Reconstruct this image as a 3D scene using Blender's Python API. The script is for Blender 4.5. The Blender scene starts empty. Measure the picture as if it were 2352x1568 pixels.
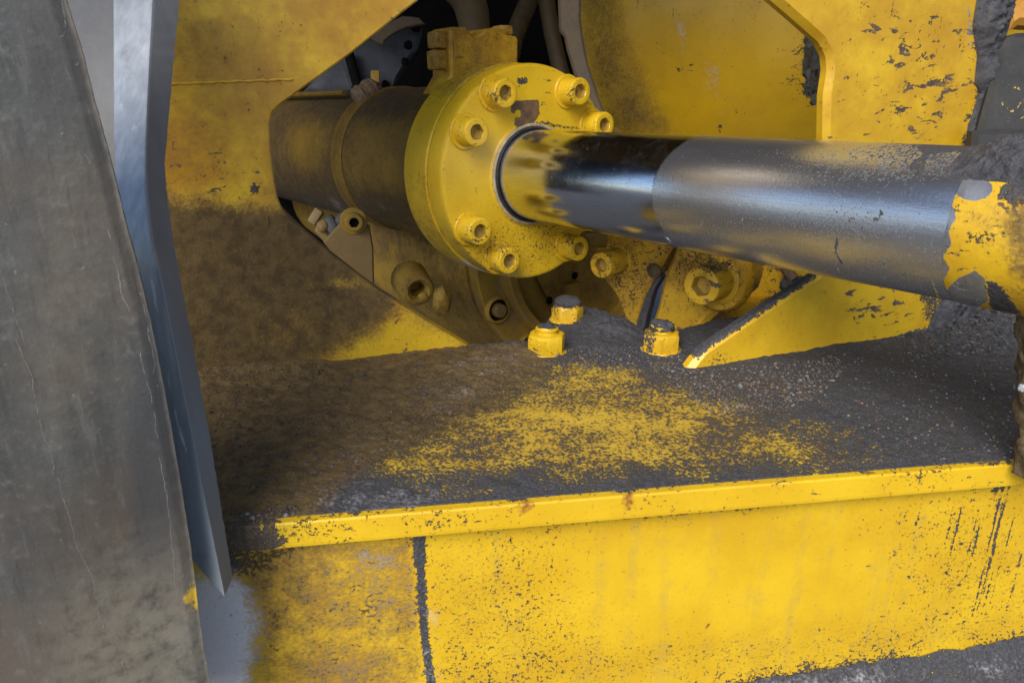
import bpy, math, random
import numpy as np
from mathutils import Vector, noise as mnoise
from mathutils.geometry import delaunay_2d_cdt

sc = bpy.context.scene
COL = sc.collection
random.seed(7); RNG = np.random.default_rng(7)

# ------------------------------------------------------------------ camera, sky, sun, exposure
PITCH = math.radians(20.0); FPX = 1711.0
C0 = np.array([0.0, 0.0, 0.95])
RT = np.array([1.0, 0, 0]); FW = np.array([0, math.cos(PITCH), -math.sin(PITCH)]); UP = np.array([0, math.sin(PITCH), math.cos(PITCH)])
cam = bpy.data.cameras.new("camera"); camo = bpy.data.objects.new("camera", cam); COL.objects.link(camo)
camo.location = C0; camo.rotation_euler = (math.radians(90) - PITCH, 0, 0)
cam.sensor_width = 36.0; cam.lens = 36.0 * FPX / 2352.0
cam.clip_start = 0.02; cam.clip_end = 500.0
cam.dof.use_dof = True; cam.dof.focus_distance = 0.64; cam.dof.aperture_fstop = 28.0
sc.camera = camo

SUN_EL, SUN_AZ = 38.0, 203.0     # elevation and compass bearing of the light (clockwise from +Y)
w = bpy.data.worlds.new("World"); sc.world = w; w.use_nodes = True
wt = w.node_tree; wt.nodes.clear()
sky = wt.nodes.new("ShaderNodeTexSky"); sky.sky_type = 'NISHITA'; sky.sun_disc = False
sky.sun_elevation = math.radians(SUN_EL); sky.sun_rotation = math.radians(SUN_AZ)
sky.air_density = 1.0; sky.dust_density = 1.1; sky.ozone_density = 1.7
bg = wt.nodes.new("ShaderNodeBackground"); bg.inputs[1].default_value = 0.12
wo = wt.nodes.new("ShaderNodeOutputWorld")
wt.links.new(sky.outputs[0], bg.inputs[0]); wt.links.new(bg.outputs[0], wo.inputs[0])
sl = bpy.data.lights.new("sun", 'SUN'); sl.energy = 2.5; sl.angle = math.radians(36); sl.color = (1.0, 0.955, 0.89)
so = bpy.data.objects.new("sun", sl); COL.objects.link(so)
_e, _a = math.radians(SUN_EL), math.radians(SUN_AZ)
sdir = Vector((math.sin(_a) * math.cos(_e), math.cos(_a) * math.cos(_e), math.sin(_e)))
so.rotation_euler = (-sdir).to_track_quat('-Z', 'Y').to_euler(); so.location = sdir * 20
sc.view_settings.view_transform = 'Standard'; sc.view_settings.look = 'None'
sc.view_settings.exposure = 0.77; sc.view_settings.gamma = 1.0

# ------------------------------------------------------------------ measuring helpers (points of the photograph -> places on real planes)
def nrm(v): v = np.asarray(v, float); return v / np.linalg.norm(v)
def ray(x, y): return (x - 1176) / FPX * RT + (784 - y) / FPX * UP + FW
def at(x, y, d): return C0 + ray(x, y) * d
def hit(x, y, p0, n):
    v = ray(x, y); return C0 + v * (np.dot(p0 - C0, n) / np.dot(v, n))
def proj(P):
    Q = np.asarray(P) - C0; d = np.maximum(Q @ FW, 0.02)
    return np.stack([1176 + FPX * (Q @ RT) / d, 784 - FPX * (Q @ UP) / d], -1)

def seg_dist(p, a, b):
    ab = b - a; t = np.clip(((p - a) @ ab) / max(ab @ ab, 1e-12), 0, 1)
    return np.hypot(*(p - (a + t[:, None] * ab)).T)
def line_dist(p, pts):
    pts = np.asarray(pts, float); d = np.full(len(p), 1e9)
    for i in range(len(pts) - 1): d = np.minimum(d, seg_dist(p, pts[i], pts[i + 1]))
    return d
def inside(p, poly):
    poly = np.asarray(poly, float); c = np.zeros(len(p), bool); j = len(poly) - 1
    for i in range(len(poly)):
        a, b = poly[i], poly[j]
        if a[1] != b[1]:
            k = (a[1] > p[:, 1]) != (b[1] > p[:, 1])
            c ^= k & (p[:, 0] < (b[0] - a[0]) * (p[:, 1] - a[1]) / (b[1] - a[1]) + a[0])
        j = i
    return c
def sdist(p, poly):
    poly = np.asarray(poly, float); d = line_dist(p, np.vstack([poly, poly[:1]]))
    return np.where(inside(p, poly), -d, d)
def sstep(x, lo, hi):
    t = np.clip((x - lo) / (hi - lo), 0, 1); return t * t * (3 - 2 * t)
def masks(P, spec):
    """wear, dirt and some painted light and shade laid on a surface"""
    q = proj(P); out = {}
    for name, items in spec.items():
        v = np.zeros(len(q))
        for it in items:
            if not isinstance(it, tuple): v[:] = it; continue
            if it[0] == 'p': cov = 1 - sstep(sdist(q, it[1]), -it[2], it[2]); val = it[3]
            elif it[0] == 'l': cov = 1 - sstep(line_dist(q, it[1]) - it[2], -it[3], it[3]); val = it[4]
            elif it[0] == 'e':
                r = np.hypot((q[:, 0] - it[1]) / it[3], (q[:, 1] - it[2]) / it[4]); cov = 1 - sstep(r, 1 - it[5], 1 + it[5]); val = it[6]
            v = v + (val - v) * cov
        out[name] = v
    return out
def fbm(P, scale, octs=4, seed=0.0):
    return np.array([mnoise.fractal(Vector((x * scale + seed, y * scale - seed, z * scale + 2 * seed)), 0.9, 2.0, octs) for x, y, z in P])

# ------------------------------------------------------------------ object helpers
def thing(name, label, cat, loc=(0, 0, 0), group=None):
    o = bpy.data.objects.new(name, None); o.empty_display_size = 0.02; COL.objects.link(o)
    o.location = loc; o['label'] = label; o['category'] = cat
    if group: o['group'] = group
    return o
def mesh(name, V, F, mat, parent=None, attrs=None, smooth=True, label=None, flat_angle=None):
    me = bpy.data.meshes.new(name)
    me.from_pydata([tuple(map(float, v)) for v in V], [], [tuple(int(i) for i in f) for f in F])
    if smooth: me.polygons.foreach_set('use_smooth', [True] * len(me.polygons))
    for k, v in (attrs or {}).items():
        v = np.asarray(v)
        if v.ndim == 2 and v.shape[1] == 3:
            at_ = me.attributes.new(k, 'FLOAT_VECTOR', 'POINT'); at_.data.foreach_set('vector', np.ascontiguousarray(v, np.float32).ravel())
        elif v.ndim == 2:
            at_ = me.attributes.new(k, 'FLOAT_COLOR', 'POINT'); at_.data.foreach_set('color', np.ascontiguousarray(v, np.float32).ravel())
        else:
            at_ = me.attributes.new(k, 'FLOAT', 'POINT'); at_.data.foreach_set('value', np.ascontiguousarray(v, np.float32))
    me.validate(); me.update()
    if smooth and flat_angle: me.set_sharp_from_angle(angle=math.radians(flat_angle))
    o = bpy.data.objects.new(name, me); COL.objects.link(o)
    if mat: me.materials.append(mat)
    if parent:
        o.parent = parent
        if parent.type == 'EMPTY': o.location = -Vector(parent.location)
    if label: o['label'] = label
    return o
def tag(o, label, cat=None, group=None, kind=None):
    if label: o['label'] = label
    if cat: o['category'] = cat
    if group: o['group'] = group
    if kind: o['kind'] = kind
    return o

class MB:
    def __init__(s): s.V = []; s.F = []
    def add(s, V, F):
        n = len(s.V); s.V += [tuple(v) for v in V]; s.F += [tuple(i + n for i in f) for f in F]; return s
    def lathe(s, o, a, prof, segs=48, cap0=False, cap1=False, u=None):
        """prof: (along axis, radius[, hex]) ; hex rings are hexagons of that apothem"""
        a = nrm(a); o = np.asarray(o, float)
        if u is None: u = np.cross([0, 0, 1.0], a) if abs(a[2]) < .95 else np.array([1.0, 0, 0])
        u = nrm(u - a * np.dot(u, a)); v = np.cross(a, u)
        V = []; F = []
        for pr in prof:
            for k in range(segs):
                t = 2 * math.pi * k / segs; r = pr[1]
                if len(pr) > 2 and pr[2]: r = r / math.cos((t % (math.pi / 3)) - math.pi / 6)
                V.append(o + a * pr[0] + (u * math.cos(t) + v * math.sin(t)) * r)
        for i in range(len(prof) - 1):
            for k in range(segs):
                k2 = (k + 1) % segs
                F.append((i * segs + k, i * segs + k2, (i + 1) * segs + k2, (i + 1) * segs + k))
        if cap0: F.append(tuple(range(segs))[::-1])
        if cap1: F.append(tuple((len(prof) - 1) * segs + k for k in range(segs)))
        return s.add(V, F)
    def box(s, c, ex, ey, ez, h, bev=0.0):
        """rounded-edge box: centre, three axes, half sizes"""
        c = np.asarray(c, float); A = [nrm(ex), nrm(ey), nrm(ez)]; h = np.asarray(h, float); b = min(bev, min(h) * .6)
        if b <= 0:
            V = [c + A[0] * x * h[0] + A[1] * y * h[1] + A[2] * z * h[2] for x in (-1, 1) for y in (-1, 1) for z in (-1, 1)]
            return s.add(V, [(0, 1, 3, 2), (4, 6, 7, 5), (0, 4, 5, 1), (2, 3, 7, 6), (0, 2, 6, 4), (1, 5, 7, 3)])
        import bmesh
        bm = bmesh.new(); vs = {}
        for x in (-1, 1):
            for y in (-1, 1):
                for z in (-1, 1): vs[x, y, z] = bm.verts.new((x * h[0], y * h[1], z * h[2]))
        for f in [((-1, -1, -1), (-1, -1, 1), (-1, 1, 1), (-1, 1, -1)), ((1, -1, -1), (1, 1, -1), (1, 1, 1), (1, -1, 1)),
                  ((-1, -1, -1), (1, -1, -1), (1, -1, 1), (-1, -1, 1)), ((-1, 1, -1), (-1, 1, 1), (1, 1, 1), (1, 1, -1)),
                  ((-1, -1, -1), (-1, 1, -1), (1, 1, -1), (1, -1, -1)), ((-1, -1, 1), (1, -1, 1), (1, 1, 1), (-1, 1, 1))]:
            bm.faces.new([vs[k] for k in f])
        bmesh.ops.bevel(bm, geom=list(bm.edges), offset=b, segments=2, profile=.5, affect='EDGES')
        bm.verts.index_update()
        V = [c + A[0] * v.co.x + A[1] * v.co.y + A[2] * v.co.z for v in bm.verts]
        F = [[v.index for v in f.verts] for f in bm.faces]; bm.free()
        return s.add(V, F)
    def tube(s, pts, r, segs=14, caps=True):
        P = [np.asarray(p, float) for p in pts]; n = len(P); V = []; F = []; u = None
        for i in range(n):
            t = nrm(P[min(i + 1, n - 1)] - P[max(i - 1, 0)])
            if u is None: u = np.cross(t, [0, 0, 1.0]) if abs(t[2]) < .9 else np.cross(t, [1.0, 0, 0])
            u = nrm(u - t * np.dot(u, t)); v = np.cross(t, u); rr = r[i] if hasattr(r, '__len__') else r
            V += [P[i] + (u * math.cos(2 * math.pi * k / segs) + v * math.sin(2 * math.pi * k / segs)) * rr for k in range(segs)]
        for i in range(n - 1):
            for k in range(segs):
                k2 = (k + 1) % segs; F.append((i * segs + k, i * segs + k2, (i + 1) * segs + k2, (i + 1) * segs + k))
        if caps: F += [tuple(range(segs))[::-1], tuple((n - 1) * segs + k for k in range(segs))]
        return s.add(V, F)
    def lump(s, c, r, seed=0., amp=.35, scale=1.6, n=(18, 12)):
        c = np.asarray(c, float); V = []; F = []; nu, nv = n; r = np.asarray(r, float)
        for j in range(nv + 1):
            ph = math.pi * j / nv
            for i in range(nu):
                th = 2 * math.pi * i / nu; d = Vector((math.sin(ph) * math.cos(th), math.sin(ph) * math.sin(th), math.cos(ph)))
                k = 1 + amp * mnoise.fractal(d * scale + Vector((seed, seed * 2, -seed)), .8, 2, 4)
                V.append(c + np.array(d) * r * k)
        for j in range(nv):
            for i in range(nu):
                i2 = (i + 1) % nu; F.append((j * nu + i, (j + 1) * nu + i, (j + 1) * nu + i2, j * nu + i2))
        return s.add(V, F)
    def build(s, name, mat, parent=None, spec=None, smooth=True, label=None, flat=35):
        at_ = masks(np.array(s.V), spec) if spec else None
        return mesh(name, s.V, s.F, mat, parent, at_, smooth, label, flat)

def slab(name, poly, p0, n, thick, sp, mat, parent=None, spec=None, bevel=.0015, disp=None, label=None, pts3=False, bend=None):
    """a plate: outline (points of the photograph laid on the plane p0,n, or 3-D points), real thickness, rounded edge, fine front face"""
    n = nrm(n); ex = np.cross([0, 0, 1.0], n) if abs(n[2]) < .95 else np.array([1.0, 0, 0]); ex = nrm(ex - n * np.dot(ex, n)); ey = np.cross(n, ex)
    P3 = [np.asarray(p, float) for p in poly] if pts3 else [hit(x, y, p0, n) for x, y in poly]
    Q = np.array([[np.dot(p - p0, ex), np.dot(p - p0, ey)] for p in P3])
    area = .5 * np.sum(Q[:, 0] * np.roll(Q[:, 1], -1) - Q[:, 1] * np.roll(Q[:, 0], -1))
    if area < 0: Q = Q[::-1]
    R = []
    for i in range(len(Q)):
        a, b = Q[i], Q[(i + 1) % len(Q)]; k = max(1, int(np.hypot(*(b - a)) / sp))
        R += [a + (b - a) * j / k for j in range(k)]
    R = np.array(R); m = len(R)
    d1 = np.roll(R, -1, 0) - R; d1 /= np.hypot(*d1.T)[:, None]; d0 = np.roll(d1, 1, 0)
    n0 = np.stack([-d0[:, 1], d0[:, 0]], 1); n1 = np.stack([-d1[:, 1], d1[:, 0]], 1); nn = n0 + n1
    nn = nn / np.maximum((nn * n0).sum(1), .35)[:, None]
    I = R + nn * bevel
    lo, hi = I.min(0), I.max(0)
    gx, gy = np.meshgrid(np.arange(lo[0], hi[0], sp), np.arange(lo[1], hi[1], sp * .87)); gx[1::2] += sp / 2
    G_ = np.stack([gx.ravel(), gy.ravel()], 1); G_ = G_ + RNG.uniform(-.12, .12, G_.shape) * sp
    G_ = G_[inside(G_, I)]; G_ = G_[line_dist(G_, np.vstack([I, I[:1]])) > sp * .45]
    pts = [Vector(p) for p in I] + [Vector(p) for p in G_]
    vo, _, fo, ov, _, _ = delaunay_2d_cdt(pts, [(i, (i + 1) % m) for i in range(m)], [], 1, 1e-9)
    V2 = np.array([tuple(v) for v in vo]); idx = {}
    for k, l in enumerate(ov):
        for i in l: idx[i] = k
    z = np.zeros(len(V2))
    base = p0 + V2[:, :1] * ex + V2[:, 1:] * ey
    if disp is not None: z = disp(base, V2)
    V = list(base + z[:, None] * n); F = [list(f) for f in fo]
    fl = [f for f in F if len(f) >= 3]; F = []
    for f in fl:
        a, b, c = V2[f[0]], V2[f[1]], V2[f[2]]
        F.append(f if (b[0] - a[0]) * (c[1] - a[1]) - (b[1] - a[1]) * (c[0] - a[0]) > 0 else f[::-1])
    k1 = len(V); V += list(p0 + R[:, :1] * ex + R[:, 1:] * ey - n * bevel)
    k2 = len(V); V += list(p0 + R[:, :1] * ex + R[:, 1:] * ey - n * thick)
    for i in range(m):
        j = (i + 1) % m
        F.append((idx[j], idx[i], k1 + i, k1 + j)); F.append((k1 + j, k1 + i, k2 + i, k2 + j))
    F.append(tuple(k2 + i for i in range(m))[::-1])
    V = np.array(V)
    if bend is not None: V = bend(V)
    return mesh(name, V, F, mat, parent, masks(V, spec) if spec else None, True, label, 40)

# ------------------------------------------------------------------ materials
class NG:
    def __init__(s, name):
        s.mat = bpy.data.materials.new(name); s.mat.use_nodes = True; s.t = s.mat.node_tree; s.t.nodes.clear()
        s.co = s.n("ShaderNodeTexCoord").outputs['Object']
    def n(s, ty, ins=None, **kw):
        nd = s.t.nodes.new(ty)
        for k, v in kw.items(): setattr(nd, k, v)
        for k, v in (ins or {}).items():
            if isinstance(v, bpy.types.NodeSocket): s.t.links.new(v, nd.inputs[k])
            else: nd.inputs[k].default_value = v
        return nd
    def m(s, op, a, b=0.0, c=0.0): return s.n("ShaderNodeMath", {0: a, 1: b, 2: c}, operation=op).outputs[0]
    def noise(s, scale, detail=5, rough=.6, vec=None, dist=0.0):
        return s.n("ShaderNodeTexNoise", {'Vector': vec or s.co, 'Scale': scale, 'Detail': detail, 'Roughness': rough, 'Distortion': dist}).outputs[0]
    def stretch(s, sx, sy, sz, vec=None): return s.n("ShaderNodeMapping", {'Vector': vec or s.co, 'Scale': (sx, sy, sz)}).outputs[0]
    def attr(s, name): return s.n("ShaderNodeAttribute", attribute_name=name).outputs['Fac']
    def acol(s, name): return s.n("ShaderNodeAttribute", attribute_name=name).outputs['Color']
    def mix(s, f, a, b):
        nd = s.n("ShaderNodeMix", data_type='RGBA')
        for i, v in ((0, f), (6, a), (7, b)):
            if isinstance(v, bpy.types.NodeSocket): s.t.links.new(v, nd.inputs[i])
            else: nd.inputs[i].default_value = v if i == 0 or len(v) == 4 else (*v, 1)
        return nd.outputs[2]
    def fmix(s, f, a, b):
        nd = s.n("ShaderNodeMix", data_type='FLOAT')
        for i, v in ((0, f), (2, a), (3, b)):
            if isinstance(v, bpy.types.NodeSocket): s.t.links.new(v, nd.inputs[i])
            else: nd.inputs[i].default_value = v
        return nd.outputs[0]
    def thr(s, x, lo, hi): return s.n("ShaderNodeMapRange", {0: x, 1: lo, 2: hi, 3: 0.0, 4: 1.0}, interpolation_type='SMOOTHSTEP').outputs[0]
    def wsum(s, *terms):
        """sum of (noise-.5)*k terms and plain sockets"""
        r = None
        for t in terms:
            if isinstance(t, tuple): v = s.m('MULTIPLY', s.m('SUBTRACT', t[0], .5), t[1])
            else: v = t
            r = v if r is None else s.m('ADD', r, v)
        return r
    def out(s, col, rough, metal=0.0, height=None, dist=.001, spec=.5, strength=1.0, coat=0.0, aniso=None):
        b = s.n("ShaderNodeBsdfPrincipled", {'Base Color': col if isinstance(col, bpy.types.NodeSocket) else (*col, 1), 'Roughness': rough, 'Metallic': metal,
                                            'Specular IOR Level': spec, 'Coat Weight': coat, 'Coat Roughness': .25})
        if height is not None:
            bp = s.n("ShaderNodeBump", {'Height': height, 'Distance': dist, 'Strength': strength}); s.t.links.new(bp.outputs[0], b.inputs['Normal'])
        if aniso: b.inputs['Anisotropic'].default_value = aniso[0]; s.t.links.new(aniso[1], b.inputs['Tangent'])
        o = s.n("ShaderNodeOutputMaterial"); s.t.links.new(b.outputs[0], o.inputs[0]); return s.mat

TARC = (.030, .030, .034); MUDC = (.145, .090, .028)
def paint(name, c1=(.68, .435, .014), c2=(.60, .36, .010), rough=.36, chips=1.0, tar=TARC, mud=MUDC, mud0=0.0, tar0=0.0, peel=.10, amp=.7, lowamp=.8, tw=(.58, .80), chipc=(.065, .045, .032)):
    g = NG(name)
    nA = g.noise(18, 5); nB = g.noise(95, 6, .62); nC = g.noise(430, 4, .6); nD = g.noise(1100, 2)
    nW = g.noise(130, 6, .6, g.stretch(.55, .55, 1.3), .6); nS = g.noise(330, 4, .6, g.stretch(1, 1, .06)); nF = g.noise(6, 3)
    col = g.mix(g.thr(nA, .3, .7), c1, c2)
    col = g.mix(g.m('MULTIPLY', g.thr(nC, .5, .8), .22), col, tuple(x * .62 for x in c2))
    gr = g.m('MULTIPLY', g.attr('grime_shade'), g.thr(g.wsum((nA, 1.0), (nB, .6), g.m('ADD', .5, 0.0)), .0, .7))
    col = g.mix(gr, col, (c2[0] * .50, c2[1] * .355, c2[2] * .7))  # brown film; on the two plates it paints in overhead shade
    runs = g.m('MULTIPLY', g.attr('runs'), g.thr(g.wsum((g.noise(70, 4, .6, g.stretch(1, 1, .06)), 1.0), (nB, .5), g.m('ADD', .5, 0.0)), .48, .80))
    col = g.mix(runs, col, (c2[0] * .72, c2[1] * .80, .05))
    sp1 = g.m('MULTIPLY', g.thr(g.wsum(g.attr('speck'), (nC, 2.2), (nD, 2.0)), .52, .80), .75)
    col = g.mix(sp1, col, (.16, .115, .035))
    chipF = g.thr(g.wsum(g.attr('chip'), (nW, 3.4), (nC, .9)), .60, .68)
    if chips != 1.0: chipF = g.m('MULTIPLY', chipF, chips)
    chc = g.mix(g.thr(nB, .42, .6), chipc, (chipc[0] * 1.9, chipc[1] * 1.8, chipc[2] * 1.7))
    col = g.mix(chipF, col, chc)
    rust = g.thr(g.wsum(g.attr('rust'), (nB, 1.4), (nC, .9)), .25, .95)
    col = g.mix(rust, col, g.mix(nB, (.10, .022, .006), (.30, .085, .012)))
    bare = g.thr(g.wsum(g.attr('bare'), (nW, .7), (nC, .5)), .45, .55)
    col = g.mix(bare, col, g.mix(g.thr(nB, .35, .65), (.42, .43, .46), (.30, .31, .34)))
    patch = g.thr(g.wsum(g.attr('patch'), (nW, 1.1), (nC, .5)), .46, .54)
    col = g.mix(patch, col, g.mix(g.thr(nB, .35, .65), (.075, .045, .03), (.19, .105, .04)))
    streak = g.thr(g.wsum(g.attr('streak'), (nS, 2.6), (nC, 1.5), (nB, .9)), .62, .74)
    tarF = g.thr(g.wsum(g.m('ADD', g.attr('tar'), tar0), (nA, lowamp), (nB, 1.1), (nC, 2.6), (nD, 1.0)), *tw)
    tarF = g.m('MAXIMUM', tarF, streak)
    tc = g.mix(g.thr(nC, .35, .7), tar, (tar[0] * 2.1, tar[1] * 2.05, tar[2] * 2.0))
    tc = g.mix(g.m('MULTIPLY', g.thr(nD, .66, .74), .7), tc, (.22, .20, .19))
    col = g.mix(tarF, col, tc)
    mudF = g.thr(g.wsum(g.m('ADD', g.attr('mud'), mud0), (nA, 1.0 * amp), (nB, .9 * amp), (nC, .9)), .15, .95)
    mc = g.mix(g.thr(nB, .35, .65), mud, (mud[0] * .55, mud[1] * .52, mud[2] * .5))
    mc = g.mix(g.m('MULTIPLY', g.thr(nC, .5, .75), .5), mc, (mud[0] * 1.9, mud[1] * 1.95, mud[2] * 2.3))
    col = g.mix(mudF, col, mc)
    dustSheenF = g.m('MULTIPLY', g.thr(g.attr('dust_sheen'), .0, .2), g.thr(g.wsum(g.attr('dust_sheen'), (nA, 1.2), (nB, 1.1), (nC, .9)), .1, .95))
    col = g.mix(dustSheenF, col, g.mix(nC, (.52, .49, .49), (.70, .66, .66)))  # pale film; on the drum it also paints a highlight
    r = g.fmix(tarF, g.fmix(chipF, g.m('ADD', rough, g.m('MULTIPLY', nB, .12)), .62), .8)
    r = g.fmix(patch, g.fmix(rust, g.fmix(bare, r, .38), .8), .7); r = g.fmix(mudF, r, .88); r = g.fmix(dustSheenF, r, .68)
    h = g.m('MULTIPLY', nC, peel)
    h = g.m('ADD', h, g.m('MULTIPLY', tarF, g.wsum(g.m('ADD', g.m('MULTIPLY', nB, 1.2), .25), g.m('MULTIPLY', nC, 1.0))))
    h = g.m('ADD', h, g.m('MULTIPLY', mudF, g.wsum(g.m('MULTIPLY', nB, .2), g.m('MULTIPLY', nC, .35))))
    h = g.m('SUBTRACT', h, g.m('MULTIPLY', g.m('MAXIMUM', chipF, patch), .22))
    return g.out(col, r, g.m('MULTIPLY', bare, .8), h)

M_Y = paint("yellow_paint")
M_FRAME = paint("stained_frame_paint", mud=(.125, .076, .021), amp=.4, tar0=-.03)
M_LEDGE = paint("worn_ledge_paint", (.56, .37, .03), (.46, .29, .025), rough=.55, tw=(.45, .94), lowamp=1.6, peel=.2)
M_YD = paint("dusty_yellow_paint", (.36, .215, .020), (.26, .155, .022), rough=.6, mud0=.10, peel=.2, mud=(.125, .070, .014))
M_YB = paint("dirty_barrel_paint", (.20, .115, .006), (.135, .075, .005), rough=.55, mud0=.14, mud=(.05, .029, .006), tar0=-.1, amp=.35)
M_YC = paint("caked_yellow_paint", (.62, .37, .012), (.52, .30, .012), rough=.42, tar0=.06, mud0=.05, peel=.16)

def simple(name, c1, c2, rough=.6, scale=60, bump=.3, metal=0.0, s3=(1, 1, 1), spec=.5, speck=None):
    g = NG(name); v = g.stretch(*s3)
    a = g.noise(scale, 6, .62, v); b = g.noise(scale * 7, 4, .6)
    col = g.mix(g.thr(g.wsum((a, 1.0), (b, .6), g.m('ADD', 0.5, 0.0)), .2, .8), c1, c2)
    if speck: col = g.mix(g.thr(g.wsum(g.attr('speck'), (g.noise(300, 4), 3.0)), .6, .7), col, speck)
    return g.out(col, rough, metal, g.m('ADD', g.m('MULTIPLY', a, bump), g.m('MULTIPLY', b, bump * .6)), spec=spec)
M_TAR = simple("caked_tar", (.026, .026, .031), (.10, .098, .108), .42, 170, 2.4)
M_RUBBER = simple("black_rubber", (.018, .018, .02), (.035, .034, .034), .55, 50, .15)
M_DARK = simple("dark_paint_shade", (.004, .004, .004), (.009, .0085, .008), .9, 25, .2, spec=.1)  # near-black; also paints in the shade inside bolt pockets and holes
M_GREYCAST = simple("grey_casting", (.028, .030, .040), (.055, .057, .072), .6, 30, .4)
M_PALE = simple("pale_dusty_steel", (.17, .105, .03), (.22, .14, .05), .75, 45, .25)
M_WHITE = simple("faded_white_metal", (.30, .20, .07), (.17, .11, .035), .6, 80, .2)
M_RUSTY = simple("rusty_caked_steel", (.05, .036, .02), (.15, .10, .045), .85, 140, 1.6)
M_RUSTB = simple("rusty_bolt", (.085, .05, .032), (.22, .15, .09), .8, 260, .9)
M_BROWN = simple("brown_dirty_strap", (.10, .075, .05), (.16, .11, .06), .7, 40, .25)
M_HOSE = simple("dirty_hose", (.05, .030, .006), (.024, .017, .006), .75, 70, .4)
M_GROUND = simple("asphalt", (.04, .04, .042), (.075, .073, .07), .9, 40, 1.5)
M_SEAL = simple("black_seal", (.012, .012, .014), (.05, .045, .04), .5, 200, .3)

def sheet_mat():
    g = NG("grey_scuffed_sheet")
    v = g.stretch(1, 1, .22); a = g.noise(26, 4, .5, v); b = g.noise(140, 5, .65); f = g.noise(500, 3); big = g.noise(7, 3)
    a2 = g.noise(60, 5, .6, g.stretch(1, 1, .12)); col = g.mix(g.thr(g.wsum((a, 1.0), (a2, .9), g.m('ADD', .5, 0.0)), .2, .8), (.036, .036, .034), (.088, .085, .077))
    col = g.mix(g.m('MULTIPLY', g.thr(f, .5, .8), .35), col, (.19, .185, .175))
    col = g.mix(g.m('MULTIPLY', g.thr(big, .45, .62), .75), col, (.105, .078, .056))
    col = g.mix(g.m('MULTIPLY', g.thr(b, .55, .75), .45), col, (.20, .195, .185))
    col = g.mix(g.m('MULTIPLY', g.thr(g.noise(260, 3), .70, .76), .8), col, (.30, .29, .27))
    a3 = g.noise(330, 4, .6, g.stretch(1, 1, .10)); col = g.mix(g.m('MULTIPLY', g.thr(a3, .56, .72), .35), col, (.17, .165, .15)); col = g.mix(g.m('MULTIPLY', g.thr(a3, .44, .30), .5), col, (.035, .034, .031))
    d = g.attr('dark'); col = g.mix(g.m('MULTIPLY', d, .75), col, (.042, .043, .046))  # dark bands paint in the shading of the curved sheet
    t = g.attr('tan'); col = g.mix(g.m('MULTIPLY', t, g.thr(b, .2, .6)), col, (.23, .20, .15))
    y = g.thr(g.wsum(g.attr('yel'), (b, 1.2), (f, .8)), .35, .8); col = g.mix(y, col, (.62, .38, .02))
    # fine pale crack lines running down the sheet
    wob = g.noise(13, 5, .6)
    cr = g.thr(g.wsum(g.attr('crack'), (b, .9), (f, .5)), .55, .8)
    col = g.mix(g.m('MULTIPLY', cr, .75), col, (.42, .42, .42))
    return g.out(col, g.fmix(a, .42, .6), 0.0, g.wsum(g.m('MULTIPLY', b, .25), g.m('MULTIPLY', f, .12), g.m('MULTIPLY', cr, .3)))
M_SHEET = sheet_mat()

def strip_mat():
    g = NG("blue_grey_steel")
    v = g.stretch(1, 1, .05); a = g.noise(220, 5, .6, v); b = g.noise(110, 5, .6, g.stretch(1, 1, .12)); f = g.noise(500, 3)
    col = g.mix(g.thr(a, .3, .7), (.34, .37, .41), (.46, .49, .53))
    col = g.mix(g.m('MULTIPLY', g.thr(b, .60, .72), .7), col, (.62, .67, .72))
    e = g.attr('edge'); col = g.mix(e, col, g.mix(b, (.105, .10, .10), (.185, .178, .178)))
    gr_ = g.thr(g.noise(45, 5, .65), .56, .72); col = g.mix(g.m('MULTIPLY', gr_, .35), col, (.13, .12, .105))
    dk = g.attr('dark'); col = g.mix(g.m('MULTIPLY', dk, .85), col, g.mix(a, (.10, .14, .19), (.17, .22, .28)))
    sc_ = g.thr(g.wsum(g.attr('scr'), (g.noise(90, 5, .65, g.stretch(1, 1, .25)), 2.6)), .55, .75)
    col = g.mix(g.m('MULTIPLY', sc_, .85), col, (.66, .69, .74))
    return g.out(col, g.fmix(e, .38, .6), g.fmix(e, .40, .0), g.m('MULTIPLY', a, .12))
M_STRIP = strip_mat()

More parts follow.
